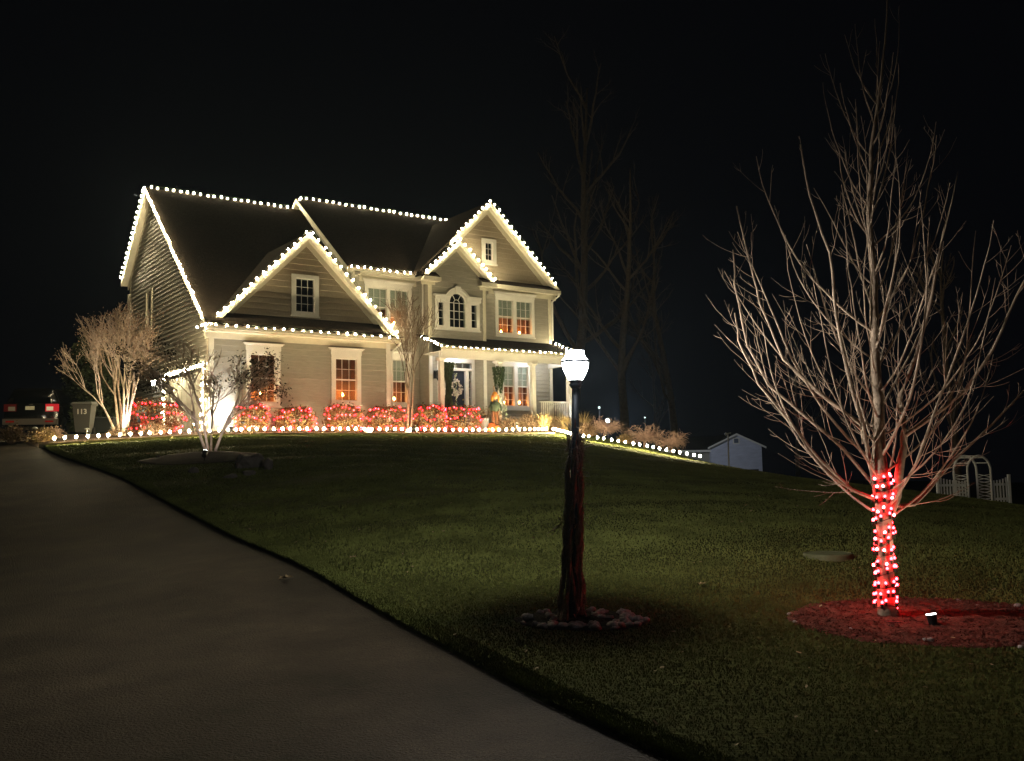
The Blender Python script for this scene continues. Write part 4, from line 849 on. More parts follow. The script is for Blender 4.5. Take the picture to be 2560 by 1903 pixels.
# stones round the lamp post
STONE = mat('river_stone', (.30, .27, .25), .85, noise_s=3, noise_a=.35, bump=.4, bump_s=20)
def stone_ring(label, c, rx, ry, n, seed, smin=.035, smax=.085):
    rg = random.Random(seed); o = thing('stone_ring', label, 'stones', c)
    vs = []
    for k in range(5):
        mb = MB(); mb.blob((0, 0, 0), (1, .8, .6), k + seed, .35, 2); vs.append(mb.mesh('stone', STONE, True))
    for i in range(n):
        a = rg.uniform(0, 2 * PI); f = rg.uniform(.62, 1.02) if rg.random() < .8 else rg.uniform(.25, .6); x = c.x + rx * f * math.cos(a); y = c.y + ry * f * math.sin(a); s = rg.uniform(smin, smax)
        b = mk('stone', vs[rg.randrange(5)], o, ground(x, y, .045 + s * .25) - c); b.scale = (s, s, s); b.rotation_euler = (rg.uniform(-.3, .3), rg.uniform(-.3, .3), rg.uniform(0, 6))
    return o
mb = MB()
def disc(name, c, rx, ry, m_, h=.06, mound=.0, seed=0, n=40, rings=14, k='structure', irregular=.06):
    mb = MB(); vs = []; fs = []
    for i in range(rings + 1):
        f = i / rings
        for j in range(n):
            a = 2 * PI * j / n; e = 1 + irregular * noise.noise(Vector((math.cos(a) * 2, math.sin(a) * 2, seed))) * 2; x = c.x + rx * e * f * math.cos(a); y = c.y + ry * e * f * math.sin(a)
            z = gz(x, y) + .045 + (-.06 if i == rings else h + mound * (1 - f * f) ** 1.2 + .018 * noise.noise(Vector((x * 9, y * 9, seed))) + .012 * noise.noise(Vector((x * 24, y * 24, 1)))); vs.append((x, y, z))
    fs = [(i * n + j, i * n + (j + 1) % n, (i + 1) * n + (j + 1) % n, (i + 1) * n + j) for i in range(rings) for j in range(n)]; mb.add(vs, fs); o = mb.obj(name, m_, None, True); kind(o, k); return o
SOIL = mat('dark_soil', (.016, .012, .010), .95, spec=.03, noise_s=20, noise_a=.4, bump=.8)
disc('soil_bed', LB + Vector((.08, 0, 0)), .62, .42, SOIL, .0, .03, 4)
stone_ring('ring of river stones round the foot of the lamp post', LB + Vector((.1, 0, 0)), .56, .36, 95, 6, .025, .06)
# mulch bed under the big tree
MB2 = mat('mulch_red_glow_tint', (.14, .052, .036), .95, noise_s=14, noise_a=.5, bump=1.0, bump_s=60, spec=.08)  # mulch brown reddened so its colour carries some of the red bulb glow
TC = TB + Vector((.42, -.12, 0)); disc('mulch_bed', TC, 1.32, .92, MB2, .0, .05, 9, 64, 24)
def litter(name, c, rx, ry, n, seed, m_, size, dz=.07):
    rg = random.Random(seed); mb = MB()
    for i in range(n):
        a = rg.uniform(0, 2 * PI); f = math.sqrt(rg.random()); x = c.x + rx * f * math.cos(a); y = c.y + ry * f * math.sin(a); p = ground(x, y, dz + .04 * (1 - f * f) + rg.uniform(0, .012)); t = Vector((rg.gauss(0, 1), rg.gauss(0, 1), rg.gauss(0, .35))).normalized(); s_ = size * rg.uniform(.4, 1.3); q = t.cross(Vector((rg.gauss(0, .4), rg.gauss(0, .4), 1))).normalized() * s_ * .22
        mb.add([p - t * s_ * .5 - q, p + t * s_ * .5 - q, p + t * s_ * .5 + q, p - t * s_ * .5 + q], [(0, 1, 2, 3)])
    kind(mb.obj(name, m_), 'stuff')
litter('mulch_chips', TC, 1.3, .9, 16000, 3, MB2, .022, .045)
stone_ring('few pale edging stones on the left rim of the red lit mulch bed', TC + Vector((0, 0, 0)), 1.33, .93, 26, 14, .018, .04)
# fallen leaves on lawn
LEAF = mat('dry_leaf', (.30, .22, .12), .8, noise_s=20, noise_a=.3)
def leaves():
    rg = random.Random(8); mb = MB()
    for i in range(420):
        y = rg.uniform(5.0, 24); x = eX(y) + rg.uniform(.1, 4 + y * .7); p = ground(x, y, .085); s_ = rg.uniform(.010, .028); t = Vector((rg.gauss(0, 1), rg.gauss(0, 1), rg.gauss(0, .25))).normalized() * s_; q = Vector((-t.y, t.x, rg.gauss(0, .3) * s_)) * .7
        mb.add([p - t, p + q * .8 - t * .2, p + t, p - q * .8 + t * .1], [(0, 1, 2, 3)])
    kind(mb.obj('fallen_leaves', LEAF), 'stuff')
leaves()
def bigleaf(px_, py_, s, label, dz):
    c = gray(px_, py_); rg = random.Random(int(px_)); mb = MB(); n = 11; pts = []
    for i in range(n): a = 2 * PI * i / n; r = s * (1 if i % 2 else .55); pts.append(Vector((math.cos(a) * r, math.sin(a) * r, abs(math.cos(a * 2)) * s * .45)))
    pts2 = [p + Vector((0, 0, .003)) for p in pts]; c0 = Vector((0, 0, .01)); vs = [c0] + pts; mb.add(vs, [(0, 1 + i, 1 + (i + 1) % n) for i in range(n)]); mb.tube([c0, (s * .8, -s * .9, .03)], .002, 4)
    tag(mb.obj('fallen_leaf', LEAF, None, False, c + Vector((0, 0, dz))), label, 'leaf')
bigleaf(713, 1450, .09, 'large curled dry leaf lying on the driveway', .005); bigleaf(882, 1410, .05, 'pale dry leaf on the lawn edge beside the driveway', .07); bigleaf(1755, 1480, .05, 'tan dry leaf on the lawn between lamp post and mulch bed', .07)

# mulch island with boulders
IC = p2 + Vector((-.05, -.45, 0)); disc('mulch_island', IC, 1.5, 1.25, SOIL, .01, .13, 12, 48, 16)
IST = mat('island_boulder', (.11, .10, .09), .85, noise_s=3, noise_a=.3, bump=.5, bump_s=12)
for (x, y, s, lb) in ((622, 1176, (.30, .22, .20), 'largest pale boulder at the right end of the dark mulch island'), (597, 1178, (.10, .12, .18), 'narrow upright stone left of the largest island boulder'), (481, 1190, (.11, .09, .09), 'round stone low on the left front of the mulch island'), (576, 1203, (.14, .09, .07), 'flat stone on the front edge of the mulch island'), (668, 1182, (.08, .12, .17), 'outermost right stone on the rim of the mulch island'), (620, 1196, (.14, .1, .08), 'low stone in front of the largest island boulder'), (392, 1157, (.07, .06, .09), 'small stone at the left tip of the mulch island')):
    mb = MB(); mb.blob((0, 0, 0), s, x, .3, 2); c = gray(x, y); tag(mb.obj('boulder', IST, None, False, c + Vector((0, .1, s[2] * .7 + .03))), lb, 'stone', 'boulders on the mulch island')

# spotlights ---------------------------------------------------------
LENS = emis('spot_lens_glow', (.93, 1.0, .95), 14)
def spot(base, aim, energy, label, size=1.2, blend=.8, scale=1.0, col=(1, .93, .85), stake=.16, group=None, lens=None):
    t = thing('spotlight', label, 'spotlight', base, 0, group); d = (Vector(aim) - base - Vector((0, 0, stake * scale))).normalized()
    mb = MB(); mb.tube([(0, 0, -.08), (0, 0, stake * scale)], .011 * scale, 6); mb.obj('stake', BLACK, t)
    c = Vector((0, 0, (stake + .02) * scale)); mb = MB(); mb.tube([c - d * .05 * scale, c - d * .045 * scale, c + d * .05 * scale, c + d * .06 * scale], [.03 * scale, .045 * scale, .055 * scale, .058 * scale], 12); mb.obj('housing', BLACK, t, False)
    mb = MB(); mb.tube([c + d * .061 * scale, c + d * .072 * scale], .052 * scale, 12); mb.obj('lens', lens or LENS, t)
    ld = bpy.data.lights.new('spot_beam', 'SPOT'); ld.energy = energy; ld.spot_size = size; ld.spot_blend = blend; ld.color = col; ld.shadow_soft_size = .03
    lo = bpy.data.objects.new('spot_beam', ld); COL.objects.link(lo); lo.parent = t; lo.location = c + d * .085 * scale; lo.rotation_euler = d.to_track_quat('-Z', 'Y').to_euler(); return t
s1 = gray(2333, 1590); spot(s1, TB + Vector((-.05, 0, 2.6)), 58, 'black garden spotlight in the red lit mulch aimed up the tall bare tree', 1.5, .9, .75, (1, .80, .60), .14)
s2 = gray(511, 1162); spot(s2 + Vector((0, 0, .08)), p2 + Vector((.1, .2, 1.3)), 55, 'small black spotlight on the mulch island aimed at its tree', 1.5, .8, 1.3, (1, .88, .82), .1)
s3 = p1 + (H(6.3, 30.0, 0) - H(6.2, 30.5, 0)); s3.z = gz(s3.x, s3.y) + .05; spot(s3, p1 + Vector((0, .1, 1.5)), 210, 'spotlight at the foot of the floodlit multi stemmed tree', 1.5, .9, 1.0, (1, .92, .9), .06)
s4 = gh(10.2, 29.85, .09); spot(s4, H(10.45, 31, 2.5), 420, 'white floodlight washing the left front corner of the house', 2.0, 1.0, 1.1, (.93, .93, 1), .1)
s5 = gh(24.7, 30.3); spot(s5, H(24.9, 31.1, 3.0), 160, 'white floodlight at the foot of the right corner porch post', 1.1, .8, 1.0, (.9, .95, 1), .08)
# cable loop by right spotlight
mb = MB(); rg = random.Random(2); A = TB + Vector((.12, -.02, .05)); B = s1 + Vector((0, 0, .12)); pts = [A, A + Vector((.1, .1, .06)), A + Vector((.22, .12, .12)), A + Vector((.33, .05, .10)), A + Vector((.36, -.05, .02)), B]
cb_ = mb.tube([p - A for p in pts], .004, 5); tag(mb.obj('cable', mat('brown_cable', (.12, .06, .04), .5), None, False, A), 'thin cable looping from the tree foot to the spotlight', 'cable')

# candles in windows
def candle(u, w, v, label, back=.22):
    b = H(u, v + back, w); t = thing('window_candle', label, 'candle', b, 0, 'electric candles in the windows')
    mb = MB(); mb.lathe([(.035, 0), (.035, .012), (.012, .02), (.012, .17)], 8); mb.obj('holder', WTRIM, t); mb = MB(); mb.lathe([(.012, .17), (.032, .2), (.036, .225), (.018, .26), (.003, .28)], 8); mb.obj('flame_bulb', CANDLE, t, True)
for px_, py_, v, lb in ((656, 983, VG, 'electric candle in the left garage window behind the spreading tree'), (863, 986, VG, 'electric candle in the right garage window'), (992, 996, VM, 'electric candle in the lower window beside the slim bare tree'), (992, 806, VM, 'electric candle in the upper window beside the slim bare tree'),
                        (1260, 828, VR, 'left candle in the upper pair of windows of the tall right gable'), (1306, 831, VR, 'right candle in the upper pair of windows of the tall right gable'), (1267, 1005, VR, 'left candle in the pair of porch windows'), (1306, 1006, VR, 'right candle in the pair of porch windows')):
    u, w = onv(px_, py_, v); candle(u, w - .22, v, lb)
# porch ceiling lamps, wall lanterns
def ceil_lamp(u, v, e, label):
    t = thing('porch_lamp', label, 'lamp', H(u, v, 4.30), 0, 'flush lamps under the porch ceiling'); mb = MB(); mb.lathe([(.09, 0), (.085, -.02), (.05, -.035)], 12); mb.obj('shade', emis('porch_shade_glow', (.95, .95, 1), 12), t, True)
    ld = bpy.data.lights.new('lamp_light', 'POINT'); ld.energy = e; ld.color = (.9, .92, 1); ld.shadow_soft_size = .05; lo = bpy.data.objects.new('lamp_light', ld); COL.objects.link(lo); lo.parent = t; lo.location = (0, 0, -.08)
ceil_lamp(19.9, 31.8, 34, 'flush lamp under the porch ceiling before the entrance door'); ceil_lamp(24.1, 31.9, 50, 'flush lamp under the porch ceiling near its right corner')
def sconce(p, nrm, label, lit, s=1.0):
    t = thing('wall_lantern', label, 'lantern', p, math.atan2(nrm.y, nrm.x)); mb = MB(); mb.box(0, .02 * s, -.05 * s, .05 * s, -.1 * s, .1 * s); mb.tube([(.02 * s, 0, .03 * s), (.09 * s, 0, .1 * s), (.13 * s, 0, .08 * s)], .01 * s, 5); mb.obj('bracket', BLACK, t)
    mb = MB(); mb.lathe([(.02 * s, .1 * s), (.075 * s, .07 * s), (.08 * s, .06 * s)], 8, (.13 * s, 0, 0)); mb.lathe([(.045 * s, -.1 * s), (.01 * s, -.16 * s)], 8, (.13 * s, 0, 0)); mb.obj('cap', BLACK, t)
    mb = MB(); mb.lathe([(.045 * s, -.095 * s), (.07 * s, .055 * s)], 8, (.13 * s, 0, 0)); mb.obj('glass', emis('sconce_glow', (1, .93, .8), 60) if lit else glassmat('sconce_glass', (.5, .5, .5), .2), t)
sconce(H(UL - .05, 36.9, 3.28), -UX, 'lit wall lantern left of the garage door', True, 1.2)
u_, w_ = onv(1087, 937, VS); sconce(H(u_, VS - .04, w_), -VX, 'unlit dark wall lantern left of the entrance column', False, 1.6)

# garlands on columns -------------------------------------------------
GAR = mat('garland_needles', (.045, .07, .03), .7, noise_s=4, noise_a=.4)
def garland(px_, label, z0, z1, r, seed, strip=None):
    u = onv(px_, 950, 31.1)[0]; rg = random.Random(seed); b = H(u, 31.1, z0); t = thing('garland', label, 'garland', b, 0, 'evergreen garlands on the porch columns'); mb = MB(); pts = []; n = 4200
    for i in range(n):
        z = rg.random(); a = rg.uniform(0, 2 * PI); rr = r * (.75 + .35 * math.sin(z * 5 + seed)) * rg.uniform(.55, 1.0) * (1 if z > .1 else .6); pts.append(Vector((math.cos(a) * rr, math.sin(a) * rr, z * (z1 - z0))))
    for p in pts:
        d = Vector((rg.gauss(0, .25), rg.gauss(0, .25), -1)).normalized() * .10; s_ = Vector((rg.gauss(0, 1), rg.gauss(0, 1), 0)).normalized() * .017; mb.add([p - s_, p + s_, p + d], [(0, 1, 2)])
    mb.obj('needles', GAR, t)
    if strip:
        mb = MB(); pp = []
        for i in range(120): z = rg.random() * (z1 - z0) * strip; pp.append(Vector((r * 1.05, -.03, z)) + Vector((rg.gauss(0, .035), rg.gauss(0, .03), 0)))
        leafcloud(mb, pp, .05, rg); kind(mb.obj('pale_sprigs', mat('pale_sprigs', (.45, .5, .35), .6), t), 'stuff')
garland(1121, 'thick green garland hanging on the column left of the entrance door', 1.75, 3.92, .26, 2, .95); garland(1247, 'dark green garland on the porch column behind the scarecrow', 1.7, 3.85, .22, 3, .45)
# wreath on the door
uw = (DL + DR) / 2 + .05; ww = onv(1150, 968, VS)[1]
t = thing('wreath', 'white flowered wreath with dark centre on the navy front door', 'wreath', H(uw, VS + .03, ww), YAW); mb = MB(); rg = random.Random(4)
ring = [Vector((math.cos(2 * PI * i / 20) * .2, 0, math.sin(2 * PI * i / 20) * .22)) for i in range(21)]; mb.tube(ring, .035, 6); mb.obj('ring', GAR, t); mb = MB()
for i in range(60): a = rg.uniform(0, 2 * PI); r = rg.gauss(.21, .035); mb.blob((math.cos(a) * r, -.05 + rg.gauss(0, .015), math.sin(a) * r * 1.1), rg.uniform(.02, .05), i, .3, 1)
for i in range(30): mb.blob((rg.gauss(-.02, .09), -.05, -.27 + rg.gauss(0, .05)), rg.uniform(.03, .055), i, .3, 1)
mb.obj('flowers', mat('cream_flowers', (.62, .55, .47), .7), t)
# scarecrow by the garlanded column
def scarecrow():
    b = H(onv(1238, 1060, 30.75)[0], 30.75, 0); b = ground(b.x, b.y, .1); t = thing('scarecrow', 'scarecrow figure with orange hat and dark green vest leaning at the porch column', 'scarecrow', b, YAW); z = lambda py: atd(1240, py, b.y).z - b.z
    OR = mat('orange_felt', (.75, .30, .04), .7); GR = mat('green_vest', (.06, .08, .05), .8); ST = mat('straw', (.42, .24, .12), .8); rg = random.Random(3)
    mb = MB(); mb.tube([(0, .05, -.1), (0, .05, z(965))], .018, 6); mb.obj('pole', ST, t)
    hz = z(991); mb = MB(); mb.lathe([(.02, -.14), (.10, -.1), (.13, 0), (.1, .1), (.02, .13)], 12, (0, 0, hz)); mb.obj('head', ST, t, True)
    mb = MB(); mb.lathe([(.14, .03), (.11, .06), (.10, .12), (.07, .17), (.01, .19)], 12, (0, 0, hz)); mb.tube([(-.14, -.02, hz + .05), (-.16, -.04, hz - .12), (-.12, -.05, hz - .25)], [.03, .05, .02], 6); mb.tube([(.14, -.02, hz + .05), (.16, -.04, hz - .12), (.12, -.05, hz - .25)], [.03, .05, .02], 6); mb.obj('hat', OR, t, True)
    tz = hz - .36; mb = MB(); mb.lathe([(.05, .17), (.19, .12), (.2, -.05), (.16, -.2), (.08, -.24)], 12, (0, 0, tz)); mb.tube([(-.17, 0, tz + .1), (-.28, -.03, tz - .08), (-.24, -.06, tz - .2)], [.06, .05, .04], 6); mb.tube([(.17, 0, tz + .1), (.28, -.03, tz - .08), (.24, -.06, tz - .2)], [.06, .05, .04], 6); mb.obj('vest', GR, t, True)
    mb = MB()
    for s_ in (-1, 1): mb.tube([(s_ * .07, 0, tz - .2), (s_ * .1, -.03, (tz - .2) * .5), (s_ * .12, 0, 0)], [.07, .06, .05], 7)
    mb.obj('trousers', mat('rust_cloth', (.35, .14, .07), .8), t, True); mb = MB()
    for i in range(60): a = rg.uniform(0, 2 * PI); x = rg.gauss(0, .12); mb.tube([(x, -.02, 0), (x + rg.gauss(0, .1), -.05, rg.uniform(.3, .9))], .006, 3)
    mb.obj('straw', ST, t)
scarecrow()
# pumpkins
PUM = mat('pumpkin_skin', (.50, .13, .04), .5, noise_s=3, noise_a=.25)
def pumpkin(px_, py_, v, r, label, k=.8):
    u, w = onv(px_, py_, v); p = gh(u, v, .1); t = thing('pumpkin', label, 'pumpkin', p, rnd.uniform(0, 6), 'pumpkins beside the porch steps'); n = 24; mb = MB(); prof = [(.02, .05), (.6, .0), (.95, .25), (1, .5), (.9, .8), (.5, 1.0), (.08, .93)]; vs = []
    for a, z in prof:
        for j in range(n): q = 2 * PI * j / n; rr = a * r * (1 - .09 * (j % 3 == 0)); vs.append((rr * math.cos(q), rr * math.sin(q), z * r * 2 * k))
    m_ = len(prof); mb.add(vs, [(i * n + j, i * n + (j + 1) % n, (i + 1) * n + (j + 1) % n, (i + 1) * n + j) for i in range(m_ - 1) for j in range(n)] + [tuple(range(n))[::-1], tuple((m_ - 1) * n + j for j in range(n))]); mb.obj('rind', PUM, t, True)
    mb = MB(); mb.tube([(0, 0, r * 1.8 * k), (.01, 0, r * 2.3 * k)], [.02, .014], 6); mb.obj('stem', mat('pumpkin_stem', (.12, .1, .04), .8), t)
pumpkin(1240, 1060, 30.35, .15, 'bright orange pumpkin right of the porch step'); pumpkin(1229, 1052, 30.6, .2, 'dull brown orange pumpkin left of the bright pumpkin'); pumpkin(1222, 1066, 30.3, .11, 'small pumpkin nearest the porch step')
# planter pot on step
u, w = onv(1203, 1045, 30.9); p = gh(u, 30.7, .1); t = thing('planter', 'tall grey planter with a sparse shrub by the porch step', 'planter', p); mb = MB(); mb.lathe([(.13, 0), (.2, .45), (.22, .5), (.19, .5), (.18, .46)], 14); mb.obj('pot', mat('grey_glaze', (.2, .19, .2), .4), t, True)
rg = random.Random(6); mb = MB(); leafcloud(mb, [Vector((rg.gauss(0, .12), rg.gauss(0, .1), .5 + abs(rg.gauss(.1, .12)))) for _ in range(300)], .04, rg); mb.obj('foliage', LEAF_R, t)

# perennials right of the steps
TWIG = mat('dry_brown_twigs', (.22, .15, .10), .85, noise_s=5, noise_a=.35); STRAWM = mat('dry_ornamental_grass', (.42, .30, .13), .8, noise_s=4, noise_a=.3); WEEP = mat('weeping_twig_bark', (.34, .22, .18), .8, noise_s=4, noise_a=.3)
BRL = mat('brown_dead_leaves', (.15, .09, .05), .85, noise_s=7, noise_a=.5)
def twigbush(base, r, h, label, seed, name='twiggy_shrub', m_=TWIG, lv=1500, grp='leafless shrubs in the right part of the bed', lm=BRL):
    rg = random.Random(seed); t = thing(name, label, 'shrub', base, 0, grp); mb = MB(); tips = []
    for i in range(60):
        a = rg.uniform(0, 2 * PI); e = rg.uniform(.1, 1.15); d = Vector((math.cos(a) * math.sin(e), math.sin(a) * math.sin(e), math.cos(e))); L_ = 1 / math.sqrt((math.sin(e) / r) ** 2 + (math.cos(e) / h) ** 2) * rg.uniform(.75, 1.05); q = curve(rg, Vector((rg.gauss(0, .04), rg.gauss(0, .04), 0)), d, L_, 6, .0, .1); mb.tube(q, [.012 - .0016 * j for j in range(7)], 4, False)
        for k in range(4): p, dd = frac(q, rg.uniform(.35, .95)); c = curve(rg, p, side(dd, rg, .7), L_ * .35, 4, 0, .15); mb.tube(c, .004, 3, False); tips.append(c[-1])
        tips.append(q[-1])
    mb.obj('stems', m_, t)
    if lv:
        mb = MB(); leafcloud(mb, [tips[rg.randrange(len(tips))] * rg.uniform(.55, 1.0) + Vector((rg.gauss(0, .04), rg.gauss(0, .04), rg.gauss(0, .04))) for _ in range(lv)], .04, rg); mb.obj('foliage', lm, t)
def grassclump(base, h, r, label, seed):
    rg = random.Random(seed); t = thing('ornamental_grass', label, 'grass clump', base, 0, 'dry ornamental grass clumps in the bed'); mb = MB()
    for i in range(330):
        a = rg.uniform(0, 2 * PI); e = abs(rg.gauss(.28, .2)); L_ = h * rg.uniform(.55, 1.1); p = Vector((rg.gauss(0, .06), rg.gauss(0, .06), 0)); d = Vector((math.cos(a) * math.sin(e), math.sin(a) * math.sin(e), math.cos(e))); s_ = Vector((-math.sin(a), math.cos(a), 0)) * .008
        m1 = p + d * L_ * .6; m2 = m1 + (d + Vector((math.cos(a), math.sin(a), -.4)) * .5).normalized() * L_ * .4; mb.add([p - s_, p + s_, m1 + s_ * .8, m1 - s_ * .8, m2], [(0, 1, 2, 3), (3, 2, 4)])
    mb.obj('blades', STRAWM, t)
def bpos(px_, v, dz=.08): u = onv(px_, 1070, v)[0]; return gh(u, v, dz)
twigbush(bpos(1275, 30.3), .55, .55, 'broad brown leafless shrub under the left porch window', 1, lv=2400); twigbush(bpos(1318, 30.5), .5, .8, 'taller brown leafless shrub under the right porch window', 2, lv=2600); twigbush(bpos(1352, 30.4), .4, .62, 'brown leafless shrub between two grass clumps before the porch', 6, lv=1500)
grassclump(bpos(1362, 30.0), .85, .3, 'tall straw coloured grass clump before the porch railing', 1); grassclump(bpos(1412, 30.1), .8, .3, 'straw coloured grass clump just left of the lamp post', 2); grassclump(bpos(1458, 30.2), .95, .25, 'straw coloured grass clump just right of the lamp post', 4)
twigbush(bpos(1390, 30.3), .45, .6, 'brown leafless shrub left of the lamp post', 7, lv=1400); twigbush(bpos(1440, 30.0), .4, .5, 'low brown shrub directly behind the lamp post', 9, lv=1200)
def weeping(px_, py_, d, h, w, label, seed):
    base = atd(px_, py_, d); base.z = gz(base.x, base.y) + .02; rg = random.Random(seed); t = thing('weeping_shrub', label, 'shrub', base, 0, 'low weeping bare shrubs at the right end of the bed'); mb = MB(); mb.tube([(0, 0, -.05), (.03, 0, h * .35)], [.04, .03], 6); mb.obj('trunk', WEEP, t); mb = MB()
    for i in range(60):
        a = rg.uniform(0, 2 * PI); q = curve(rg, Vector((.03, 0, h * .3)), Vector((math.cos(a) * .8, math.sin(a) * .8, rg.uniform(.5, 1.5))), w * .5 * rg.uniform(.6, 1.1), 8, -.06, .14); mb.tube(q, [.014 - .0014 * j for j in range(9)], 4, False)
        for k in range(9): p, dd = frac(q, rg.uniform(.2, 1)); c = curve(rg, p, side(dd, rg, .9), .28 * rg.uniform(.6, 1.3), 6, -.12, .2); mb.tube(c, .0055, 3, False)
    zs = max(v[2] for v in mb.v); mb.v = [(v[0], v[1], v[2] * (h / zs) if v[2] > 0 else v[2]) for v in mb.v]; mb.obj('branches', WEEP, t)
weeping(1510, 1095, 37.5, .95, 1.7, 'low weeping bare shrub nearest the lamp post on its right', 1); weeping(1610, 1110, 37.0, .95, 2.0, 'wide weeping bare shrub in the middle of the right bed end', 2); weeping(1678, 1132, 36.5, .95, 1.5, 'outermost weeping bare shrub before the shed', 3)
twigbush(ground(*(atd(1470, 1100, 37.2).xy), .02), .5, .55, 'low rusty shrub right of the lamp post under the weeping shrub', 11, m_=TWIG); twigbush(ground(*(atd(1565, 1108, 36.5).xy), .02), .4, .35, 'low green brown shrub between the weeping shrubs', 12, lm=LEAF_R)
# dry shrubs left part of the bed
twigbush(gh(7.9, 30.2, .06), .6, .4, 'pinkish dry shrub right of the floodlit multi stemmed tree', 13, m_=WEEP, lv=1500); twigbush(gh(7.1, 30.6, .06), .5, .3, 'low dry plant between two small dry shrubs near the garage', 14)
twigbush(gh(4.9, 30.3, .03), .7, .35, 'low dark green juniper at the left corner of the bed', 15, lm=LEAF_R, lv=3000); twigbush(gh(4.2, 31.2, .03), .8, .45, 'wide dark green shrub before the numbered bin', 16, lm=LEAF_R, lv=3000); twigbush(gh(5.3, 31.5, .03), .45, .38, 'pale pinkish dry flower shrub before the numbered bin', 17, m_=WEEP, lv=1200, lm=DRYL)
# pale rocks among the shrubs
for (x, y, s, lb) in ((918, 1066, .13, 'pale rock between two red lit shrubs right of the garage window'), (1016, 1068, .1, 'small rock at the foot of the slim bare tree')):
    mb = MB(); mb.blob((0, 0, 0), (s * 1.2, s, s), x, .3, 2); u, w = onv(x, y, 29.9); tag(mb.obj('rock', STONE, None, False, gh(u, 29.8, .15)), lb, 'rock')

# solar path lanterns
def solar(p, label, s=1.0):
    t = thing('garden_lantern', label, 'garden light', p, 0, 'small unlit garden lanterns on stakes'); mb = MB(); mb.tube([(0, 0, -.1), (0, 0, .22 * s)], .01, 5); mb.obj('stake', BLACK, t)
    mb = MB(); mb.lathe([(.05 * s, .22 * s), (.07 * s, .36 * s), (.075 * s, .37 * s)], 8); mb.obj('glass', glassmat('frosted_lantern_glass', (.75, .75, .7), .35), t); mb = MB(); mb.lathe([(.085 * s, .37 * s), (.06 * s, .40 * s), (.01, .42 * s)], 8); mb.obj('cap', mat('galvanised_cap', (.45, .45, .42), .4, .5), t)
solar(gray(86, 1106), 'garden lantern beside the dark vehicle at far left', 1.1); solar(gh(6.0, 30.0, .05), 'garden lantern left of the floodlit multi stemmed tree', .9); solar(gh(9.2, 30.4, .05), 'garden lantern left of the island tree trunks behind the stake lights', .9); solar(bpos(1292, 29.8), 'garden lantern in front of the brown shrubs below the porch windows', .9)
# black path light in front of the bright wall
p = gh(10.55, 29.75); t = thing('mushroom_path_light', 'thin black mushroom shaped path light before the white lit wall corner', 'path light', p); mb = MB(); mb.tube([(0, 0, -.05), (0, 0, .42)], .009, 5); mb.obj('stake', BLACK, t); mb = MB(); mb.lathe([(.015, .38), (.09, .42), (.05, .455), (.01, .465)], 12); mb.obj('hood', BLACK, t, True)

# ------------------------------------------------------------------ bins, vehicle
def bin_(p, h, w, rz, label, col, number=None):
    t = thing('wheelie_bin', label, 'bin', p, rz); m_ = mat('bin_plastic_' + label.split()[0], col, .5); mb = MB(); a, b = w * .36, w * .5
    mb.hexa([(-a, -a, .06), (a, -a, .06), (a, a, .06), (-a, a, .06), (-b, -b, h * .86), (b, -b, h * .86), (b, b, h * .86), (-b, b, h * .86)]); mb.box(-b - .03, b + .03, -b - .03, b + .03, h * .86, h * .89); mb.obj('body', m_, t)
    mb = MB(); mb.hexa([(-b - .05, -b - .07, h * .892), (b + .05, -b - .07, h * .892), (b + .05, b + .05, h * .892), (-b - .05, b + .05, h * .892), (-b, -b, h * .96), (b, -b, h * .96), (b, b, h), (-b, b, h)]); mb.obj('lid', m_, t)
    for s_ in (-1, 1): mb = MB(); mb.tube([(s_ * a * 1.0, a, .12), (s_ * (a + .06), a, .12)], .12, 14); mb.obj('wheel', BLACK, t)
    if number:
        cu = bpy.data.curves.new('number', 'FONT'); cu.body = number; cu.size = .24; cu.align_x = 'CENTER'; cu.extrude = .004; cu.offset = .006; cu.materials.append(mat('white_decal', (.75, .73, .66), .5)); tmp = mk('number', cu); bpy.context.view_layer.update(); me = bpy.data.meshes.new_from_object(tmp.evaluated_get(bpy.context.evaluated_depsgraph_get())); bpy.data.objects.remove(tmp); o = mk('number', me, t, (0, -b * .955 - .005, h * .60)); o.rotation_euler = (PI / 2 + .09, 0, 0)
bp = atd(210, 1082, 33.5); bin_(ground(bp.x, bp.y, .08), 1.15, .62, .12, 'grey wheelie bin marked with white number 113', (.10, .10, .09), '113')
bp = atd(262, 1082, 34.5); bin_(ground(bp.x, bp.y, .08), .62, .75, .12, 'low dark tub beside the numbered bin', (.03, .035, .035))
bp = atd(335, 1075, 35.3); bin_(ground(bp.x, bp.y, .08), 1.05, .6, -.2, 'blue wheelie bin half hidden behind the floodlit tree', (.03, .06, .09))
p = atd(363, 1050, 35.2); p.z = gz(p.x, p.y) + .08; mb = MB(); mb.hexa([(-.22, -.1, 0), (.22, -.1, 0), (.22, .1, 0), (-.22, .1, 0), (-.12, -.08, .55), (.08, -.08, .5), (.08, .08, .5), (-.12, .08, .55)]); mb.tube([(-.1, 0, .5), (-.2, 0, .75), (-.05, 0, .78), (-.02, 0, .5)], .015, 5); tag(mb.obj('fuel_can', mat('red_plastic', (.5, .03, .02), .4), None, False, p), 'red plastic can standing by the left house wall', 'can')
